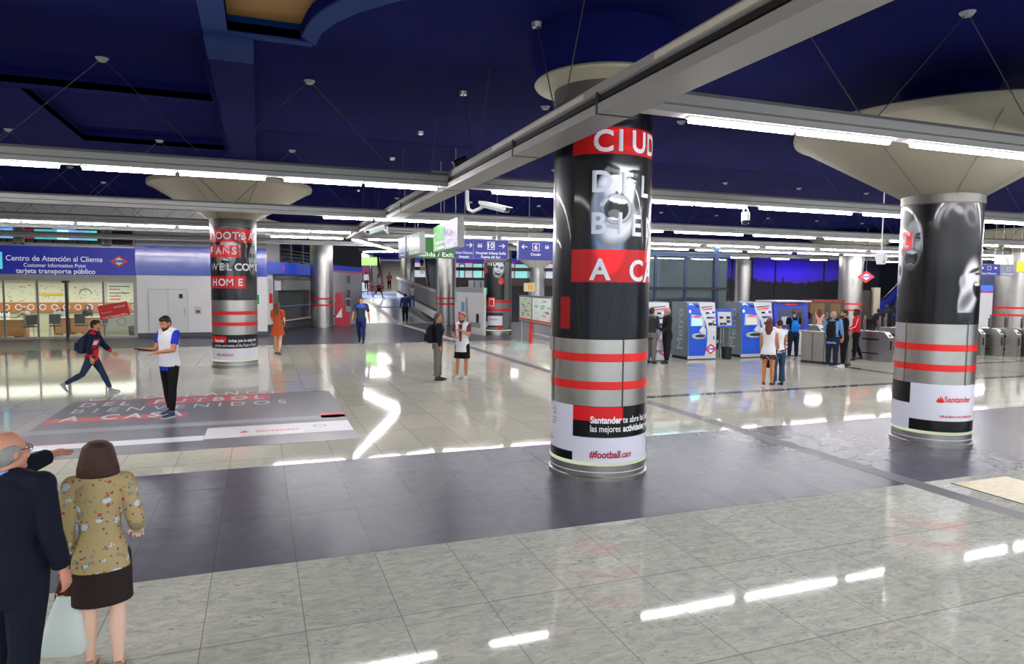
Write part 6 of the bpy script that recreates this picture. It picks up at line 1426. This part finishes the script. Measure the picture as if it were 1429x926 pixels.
# 1 vest man with tablet
ft = G(238, 580); h = hgt(ft, 240, 440)
i1 = person('man in a white vest over a blue polo shirt looking down at his tablet', ft, h, -52, 'tan', 'black', 'short', ((18, 6, 68, 16), (20, 4, 72, 8)), ((4, 0, 2), (-6, 4, 5)), lean=0, headp=24, heady=10, top=('polo_shirt', C('royal_blue', '2234B4'), -.06, .32, 1), outer=('vest', C('vest_white', 'D6D8DC'), -.02, 0), bottom=('trousers', BLK, .003), shoes=('s', mat('navy_trainer', '2A3A5A', .6), WHITE), vox=.010, beard=True)
wr = [world_of(i1, a_[2]+a_[3]*.07) for a_ in i1['AR']]; mid = (wr[0]+wr[1])/2
t = thing('tablet', 'black tablet held by the man in the white vest', 'tablet', tuple(mid+Vector((0, 0, .035)))); t.rotation_euler = Euler((math.radians(14), 0, i1['root'].rotation_euler.z))
b = MB(); b.box(-.13, .13, -.09, .09, -.01, .01, bev=.006); b.build('casing', BLACK, t); b = MB(); b.box(-.115, .115, -.075, .075, .0105, .012); b.build('screen', DARK, t)
# 2 boy walking
ft = G(130, 548.5); h = hgt(ft, 128, 446)
i2 = person('young man in a navy, white and red hooded jacket striding right past the floor sticker', ft, h, 82, 'tan', 'black', 'short', ((28, 5, 15, 0), (-18, 5, 30, 0)), ((26, 4, 1), (-26, 34, 1)), lean=6, heady=-10, top=('jacket', C('red_cloth', 'C02030'), -.05, 1.0, 1), bottom=('trousers', JEAN, .003), shoes=('s', mat('grey_trainer', '8A8C94', .6), WHITE), vox=.011)
mb = MB(); T3, S, s = i2['T3'], i2['S'], i2['s']
for z0, z1, m_, nm in ((.235, .33, NAVY, 'navy_yoke'), (.16, .235, WHT, 'white_chest_panel')):
    mb = MB(); mb.loft([(S(T3(0, 0, z)), Vector((rx*s, 0, 0)), Vector((0, ry*s, 0))) for z, rx, ry in ((z0, .098, .072), ((z0+z1)/2, .108, .076), (z1-.01, .09 if z1 < .3 else .06, .06 if z1 < .3 else .05))], 20, e=2.3); rem(mb.build(nm, m_, i2['root'], True), .012, 2)
mb = MB()
for sh, el, wr_, d2 in i2['AR']: mb.tube([S(sh), S(el), S(el.lerp(wr_, .7))], [.042*s, .038*s, .031*s], 12)
rem(mb.build('navy_sleeves', NAVY, i2['root'], True), .012, 2)
backpack(i2, 'navy backpack worn by the striding young man', C('bag_navy', '1E2840'), .22, .08, .06)
# 3 woman in orange
ft = G(388, 494.5); h = hgt(ft, 383, 421)
i3 = person('woman in a short orange-brown dress walking away past the closed kiosk', ft, h, 165, 'fair', 'auburn', 'long', ((10, 6, 60, 20), (5, 10, 50, 20)), ((10, 2, 1), (-14, 14, 1)), top=('dress', C('rust_cloth', 'A84828'), -.1, .34, 1), outer=('dress_skirt', C('rust_cloth', ''), -.14, 0, .02), shoes=('low', mat('tan_shoe', '6A5038', .6)), vox=.012, female=True)
handbag(i3, 1, 'dark small bag at the hip of the woman in orange', BLK, (.24, .2, .1), .12, 'handbag')
# 4 man walking in navy tracksuit
ft = G(504, 478.5); h = hgt(ft, 502, 414)
i4 = person('man in a navy and blue tracksuit walking towards the camera', ft, h, -8, 'tan', 'dark', 'short', ((-14, 14, 12, 0), (16, 14, 10, 0)), ((12, 4, 1), (-16, 22, 1)), top=('track_top', C('slate_cloth', '2C3644'), -.05, .42, 1), bottom=('trousers', C('navy_track', '1C2458'), .008), shoes=('s', BLACK), vox=.012, wide=1.08)
mb = MB(); T3, S, s = i4['T3'], i4['S'], i4['s']; mb.loft([(S(T3(0, 0, z)), Vector((rx*s, 0, 0)), Vector((0, ry*s, 0))) for z, rx, ry in ((.25, .112, .082), (.29, .114, .078), (.325, .06, .055))], 20, e=2.3); rem(mb.build('blue_yoke', C('yoke_blue', '3450B8'), i4['root'], True), .012, 2)
# 5 pair talking
ft = G(611, 530); h = hgt(ft, 610, 436)
i5 = person('man in a black jacket and grey trousers with a backpack, in profile', ft, h, 92, 'olive', 'stubble', 'cropped', ((-2, 4, 14, 0), (2, 4, 10, 0)), ((3, 0, 1), (-3, 0, 1)), lean=-1, top=('jacket', C('black_jacket', '14161E'), -.055, 1.0, 1), bottom=('trousers', GRYC, .012), shoes=('s', mat('dark_shoe', '2C2A28', .5)), vox=.011)
backpack(i5, 'black backpack on the man in grey trousers', C('bag_black', '16171C'), .26, .08, .06)
ft = G(645, 528); h = hgt(ft, 647, 437)
i6 = person('man in a long white vest, black shorts facing the camera while talking', ft, h, -22, 'tan', 'brown', 'cropped', ((30, 10, 95, 35), (12, 12, 78, 42)), ((2, 0, 3), (0, 0, 5)), top=('tshirt', C('maroon_cloth', '6A2A34'), -.05, .32), outer=('vest', C('vest_white', ''), -.10, 0, .01), bottom=('shorts', BLK, .42), shoes=('s', mat('pale_trainer', 'B8BAB4', .6), WHITE), vox=.011, beard=True, glasses=True)
i6['root']['label'] = 'man in a long white vest and black shorts, facing the camera while talking'
T3, S, s = i6['T3'], i6['S'], i6['s']
mb = MB(); mb.prism([(-.028*s, S(T3(0, 0, .32)).z), (.028*s, S(T3(0, 0, .32)).z), (.010*s, S(T3(0, 0, .06)).z), (-.012*s, S(T3(0, 0, .06)).z)], .072*s, .093*s, 'y'); mb.build('open_shirt_front', C('maroon_cloth', ''), i6['root'])
# 6 far walkers on and near the ramp
ft = G(565.5, 450.5); h = hgt(ft, 566, 409)
person('man in a dark blue jacket walking away at the foot of the ramp', ft, h, 176, 'tan', 'dark', 'short', ((-8, 10, 10, 0), (10, 10, 8, 0)), ((6, 2, 1), (-6, 8, 1)), top=('jacket', C('blue_jacket', '22305C'), -.06, 1.0, 1), bottom=('trousers', BLK, .008), shoes=('s', BLACK), vox=.014, wide=1.1)
def rampman(label, px, pyf, pyt, D_, face, **k):
    z0 = ZD(pyf, D_, px); p = AD(px, D_, z0); p.z = z0; return person(label, p, (ZD(pyt, D_, px)-z0), face, vox=k.pop('vox', .016), **k)
rampman('young woman with a raised arm in a white top and jeans on the ramp', 575, 428.5, 397, 49, 10, skin='fair', hair='auburn', hairstyle='long', arms=((150, 20, 60, 30), (20, 10, 60, 10)), top=('top', WHT, -.02, .2), bottom=('trousers', JEAN2, .006), shoes=('s', BLACK), female=True)
rampman('woman in a white top and grey-green skirt crossing the painted blue light patch', 528.5, 415.5, 382, 56, 80, skin='fair', hair='dark', hairstyle='pony', arms=((10, 6, 40, 0), (-10, 6, 30, 0)), legs=((20, 4, 2), (-20, 22, 2)), top=('top', WHT, -.02, .3), bottom=('skirt', C('olive_skirt', '3C4038'), -.22, .12), shoes=('s', BLACK), female=True)
rampman('person in white shirt and black trousers by the wall at the ramp top', 511, 404, 379, 66, 160, skin='tan', hair='dark', hairstyle='short', top=('shirt', WHT, -.05, 1.0), bottom=('trousers', BLK, .006), shoes=('s', BLACK))
rampman('person in a reddish patterned top and dark trousers at the foot of the far stairs', 543, 405, 380, 68, 170, skin='tan', hair='dark', hairstyle='short', top=('shirt', C('brick_cloth', '8A4038'), -.05, .6), bottom=('trousers', BLK, .006), shoes=('s', BLACK))
rampman('passenger in black and white riding the dark escalator', 588.5, 382, 359, 63.5, 170, skin='fair', hair='black', hairstyle='short', top=('shirt', BLK, -.05, .6), bottom=('trousers', C('pale_trousers', 'A89A90'), .006), shoes=('s', BLACK), hands=False)
# 7 suits by the ticket machine
ft = G(908, 507); h = hgt(ft, 909, 429)
person('man in a green-grey jacket and grey trousers, half behind the central column', ft, h, 150, 'tan', 'dark', 'short', ((5, 6, 10, 0), (10, 4, 60, 10)), top=('jacket', C('green_grey_cloth', '2C3230'), -.08, 1.0), bottom=('trousers', GRYC, .01), shoes=('s', BLACK), vox=.013, wide=1.05)
ft = G(930, 507); h = hgt(ft, 929, 428.5)
i7 = person('bald man in a black suit holding a white bag beside the ticket machine', ft, h, -70, 'pink', 'grey', 'fringe', ((10, 6, 45, 0), (4, 6, 25, 0)), top=('shirt', WHT, -.02, .2, 1), outer=('suit_jacket', C('charcoal_suit', '1E1C1E'), -.08, 1.0), bottom=('trousers', C('charcoal_suit', ''), .012), shoes=('s', BLACK), vox=.012, wide=1.05)
handbag(i7, 1, 'white paper bag held by the bald man in the black suit', mat('white_bag', 'E0E0E4', .5), (.34, .34, .1), .12, 'paper_bag')
# 8 the two women
ft = G(1071, 538); h = hgt(ft, 1071, 443)
i8 = person('woman in a white sleeveless vest and patterned mini skirt with her back turned', ft, h, 172, 'tan', 'auburn', 'long', ((6, 7, 20, 0), (6, 7, 30, 0)), ((1, 0, 1), (-1, 0, 1)), outer=('vest', C('vest_white', ''), -.05, 0, .012), top=('top', WHT, -.03, .12), bottom=('skirt', C('floral_black', '2A2428', pattern=(('C8A8A0', 22, .38, 1), ('8A4040', 26, .34, 4))), -.12, .104), shoes=('s', mat('maroon_trainer', '7A2430', .6), WHITE), vox=.011, female=True)
ft = G(1085, 537); h = hgt(ft, 1082, 445)
i9 = person('woman in a white top and flared jeans beside the woman in mini skirt', ft, h, -150, 'tan', 'brown', 'bun', ((8, 5, 20, 0), (10, 8, 20, 0)), ((2, 0, 1), (-2, 0, 1)), top=('top', WHT, -.04, .15), bottom=('trousers', C('flared_denim', '2C4460'), .006, .02), shoes=('s', BLACK), vox=.011, female=True)
handbag(i9, 0, 'dark brown shoulder bag at the side of the woman in flared jeans', C('bag_brown', '241E1C'), (.3, .42, .12), -.05, 'shoulder_bag')
# 9 man at blue machine
ft = G(1106, 501); h = hgt(ft, 1102, 432)
i10 = person('man in a black T-shirt with a bright blue bag using the dark blue ticket machine', ft, h, -165, 'tan', 'stubble', 'cropped', ((20, 6, 50, 10), (25, 6, 60, 10)), top=('tshirt', BLK, -.05, .34), bottom=('trousers', C('dark_denim', '1C2434'), .008), shoes=('s', mat('grey_trainer', ''), WHITE), vox=.012, headp=10)
backpack(i10, 'bright blue backpack on the man at the dark blue ticket machine', C('bag_blue', '1E78D0'), .22, .07, .05)
# 10 group at the barrier
ft = G(1160, 514); h = hgt(ft, 1158, 433)
i11 = person('bald man in a light blue shirt and dark jeans, back turned, near the steel barrier', ft, h, 165, 'pink', 'grey', 'fringe', ((14, 8, 60, 5), (8, 8, 40, 5)), top=('shirt', C('pale_blue_cloth', '6A92C4'), -.08, .85), bottom=('trousers', C('dark_denim', ''), .008), shoes=('s', mat('grey_trainer', ''), WHITE), vox=.011, wide=1.06)
backpack(i11, 'black backpack on the man in the light blue shirt', C('bag_black', ''), .25, .075, .05)
ft = G(1176, 512); h = hgt(ft, 1175, 431.5)
person('bearded man all in black with white trainers facing left beside the blue-shirted man', ft, h, -75, 'tan', 'dark', 'short', ((4, 5, 12, 0), (6, 5, 20, 0)), top=('sweater', BLK, -.06, 1.0), bottom=('trousers', BLK, .008), shoes=('s', mat('white_trainer', 'D0D0CC', .5), WHITE), vox=.011, beard=True)
ft = G(1193, 502.5); h = hgt(ft, 1193, 430.5)
i12 = person('man in a red track jacket with white sleeve stripes and black trousers at the gates', ft, h, -80, 'dark', 'black', 'short', ((16, 6, 50, 0), (10, 6, 40, 0)), ((6, 4, 2), (-8, 14, 2)), top=('track_jacket', C('bright_red_cloth', 'C81820'), -.05, 1.0, 1), bottom=('trousers', BLK, .006), shoes=('s', BLACK), vox=.012)
mb = MB()
for sh, el, wr_, d2 in i12['AR']:
    o_ = Vector((.0, 0, 0)); sd = (sh-Vector((0, 0, sh.z))).normalized(); mb.tube([i12['S'](q_+sd*r_) for q_, r_ in ((sh, .040), (sh.lerp(el, .5), .038), (el, .034), (el.lerp(wr_, .8), .028))], .006*i12['s'], 6)
mb.build('white_stripe', WHT, i12['root'], True)
# 11 people beyond the gates
def gateman(label, px, D_, pyt, face, **k): p = AD(px, D_, 0); return person(label, p, ZD(pyt, D_, px), face, vox=.015, **k)
gateman('dark-clothed person behind the steel barrier, left of the lit shop window', 1124, 30.5, 428, -20, skin='dark', hair='black', hairstyle='short', top=('shirt', BLK, -.05, .4), bottom=('trousers', BLK, .008), shoes=('s', BLACK))
gateman('woman with long dark hair and pale top behind the steel barrier', 1144, 30, 430, 175, skin='fair', hair='auburn', hairstyle='long', top=('top', C('peach_cloth', 'C8A090'), -.05, .2), bottom=('trousers', BLK, .008), shoes=('s', BLACK), female=True)
gateman('person in a dark coat near the blue-sided escalator beyond the gates', 1237, 30, 425, 140, skin='dark', hair='black', hairstyle='short', top=('coat', C('dark_coat', '1A1E2C'), -.1, 1.0), bottom=('trousers', BLK, .008), shoes=('s', BLACK), wide=1.2)
gateman('person in a dark jacket just left of the coated person beyond the gates', 1226, 31, 430, 150, skin='dark', hair='black', hairstyle='short', top=('jacket', C('dark_coat', ''), -.1, 1.0), bottom=('trousers', BLK, .008), shoes=('s', BLACK))
# customer centre: seated man, clerks
def shopper(label, px, Yd, z, H_, absang, **k):
    p = AY(px, 450, Yd); p.z = .01; return person(label, p, H_, 0, absolute=absang, vox=.015, **k)
shopper('white-haired man in a pale shirt seated at the left service desk', 41, YW+1.3, 0, 1.38, 160, skin='pink', hair='white', hairstyle='cropped', legs=((82, 88, 6), (82, 88, 6)), arms=((50, 8, 40, 0), (50, 8, 40, 0)), lean=16, top=('shirt', C('cream_shirt', 'C8C4B0'), -.05, .9), bottom=('trousers', C('grey_slacks', '8A8A80'), .01), shoes=('s', DARK))
shopper('clerk in white behind the left service desk', 7, YW+2.4, 0, 1.30, -90, skin='fair', hair='auburn', hairstyle='bun', legs=((82, 88, 4), (82, 88, 4)), arms=((30, 6, 60, 10), (30, 6, 60, 10)), top=('blouse', WHT, -.04, .9), bottom=('trousers', BLK, .01), shoes=('s', DARK), female=True)
shopper('clerk seated behind the short desk by the dark door post', 84, YW+3.7, 0, 1.32, -90, skin='tan', hair='black', hairstyle='long', legs=((82, 88, 4), (82, 88, 4)), arms=((30, 6, 60, 10), (30, 6, 60, 10)), top=('shirt', C('grey_shirt', '9A98A0'), -.04, .9), bottom=('trousers', BLK, .01), shoes=('s', DARK))
shopper('clerk in a dark jacket seated behind the desk right of the dark post', 123, YW+4.0, 0, 1.34, -90, skin='fair', hair='brown', hairstyle='bob', legs=((82, 88, 4), (82, 88, 4)), arms=((30, 6, 60, 10), (30, 6, 60, 10)), top=('jacket', BLK, -.04, .9), bottom=('trousers', BLK, .01), shoes=('s', DARK), female=True)
# 12 the couple in the foreground
ft = G(162, 938); ft = Vector((-.97, 4.86, 0)); h = hgt(ft, 137, 615)
FLOR = C('floral_tan', 'A8966C', .8, pattern=(('6A5A3C', 24, .26, 2), ('7C8C78', 15, .32, 9), ('B8C4D4', 11, .34, 5), ('3E5478', 24, .24, 3), ('9C5050', 15, .26, 11)))
i13 = person('woman with bobbed hair in a tan floral jacket and dark brown skirt', ft, h, 174, 'pale', 'brown', 'bob', ((-4, 9, 10, 0), (-6, 13, 62, 6)), ((2, 0, .5), (-3, 5, .5)), outer=('floral_jacket', FLOR, -.055, .86, .014), bottom=('skirt', C('brown_skirt', '2A2020'), -.205, .102), shoes=('low', mat('tan_pump', 'B08050', .5), mat('sole_dark', '4A3828', .5)), vox=.0062, female=True, wide=1.05)
i13['root'].rotation_euler.z += 0
ft = Vector((-1.32, 4.42, 0)); h = hgt(ft, 16, 598)
i14 = person('balding man with glasses in a dark navy suit pointing ahead to the right', ft, h, 142, 'pink', 'grey', 'fringe', ((90, -8, 6, 4), (2, 7, 14, 0)), ((2, 0, 2), (-8, 6, 2)), heady=-24, top=('shirt', C('blue_shirt', '7890C8'), -.02, .2, 1), outer=('suit_jacket', C('navy_suit', '0E1424'), -.085, .96), bottom=('trousers', C('navy_suit', ''), .012), shoes=('s', BLACK), vox=.0062, wide=1.08, glasses=True)
# carrier bag in her left hand
bp = world_of(i13, i13['AR'][0][2]+i13['AR'][0][3]*.06)
t = thing('shopping_bag', 'pale mint carrier bag in the left hand of the woman in floral jacket', 'bag', tuple(bp)); t.rotation_euler.z = math.radians(-12)
b = MB(); b.loft([((-.03, 0, -.52), (.13, 0, 0), (0, .045, 0)), ((-.02, 0, -.48), (.145, 0, 0), (0, .06, 0)), ((0, 0, -.28), (.10, 0, 0), (0, .05, 0)), ((.01, 0, -.14), (.055, 0, 0), (0, .03, 0))], 20, e=3); b.build('bag', mat('mint_bag', 'CAD8D4', .45, bump=.3, bscale=8), t, True)
t2 = thing('patterned_scarf', 'brown and cream patterned scarf tied at the top of the pale carrier bag', 'scarf', tuple(bp)); t2.rotation_euler.z = math.radians(-12)
SCF = C('scarf_brown', '4A2A18', pattern=(('B8A488', 34, .36, 1), ('7A3A20', 26, .34, 6)))
b = MB(); b.tube([(-.01, .0, .02), (.0, .02, -.08), (.03, .0, -.16)], [.03, .035, .028], 10); b.tube([(.0, 0, -.05), (-.04, .02, -.14), (-.06, .0, -.24)], [.03, .03, .012], 10); b.tube([(.02, .01, -.06), (.05, .02, -.17), (.03, .03, -.22)], [.03, .026, .012], 10); rem(b.build('cloth', SCF, t2, True), .008, 2)
# dark rounded bag top at the lower edge
p = G(128, 1010); p = Vector((-.86, 4.15, .0)); t = thing('rolling_bag', 'dark grey rounded bag top at the bottom edge below the woman', 'bag', tuple(p))
b = MB(); b.loft([((0, 0, 0), (.17, 0, 0), (0, .12, 0)), ((0, 0, .1), (.19, 0, 0), (0, .13, 0)), ((0, 0, .22), (.17, 0, 0), (0, .12, 0)), ((0, 0, .29), (.11, 0, 0), (0, .08, 0)), ((0, 0, .31), (.04, 0, 0), (0, .03, 0))], 22); b.build('bag', mat('bag_grey', '303236', .45), t, True)
b = MB(); b.tube([(-.16, -.02, .16), (-.11, -.04, .27), (0, -.05, .32), (.11, -.04, .27), (.16, -.02, .16)], .02, 8); b.build('piping', mat('bag_light', '6A6C70', .4), t, True)
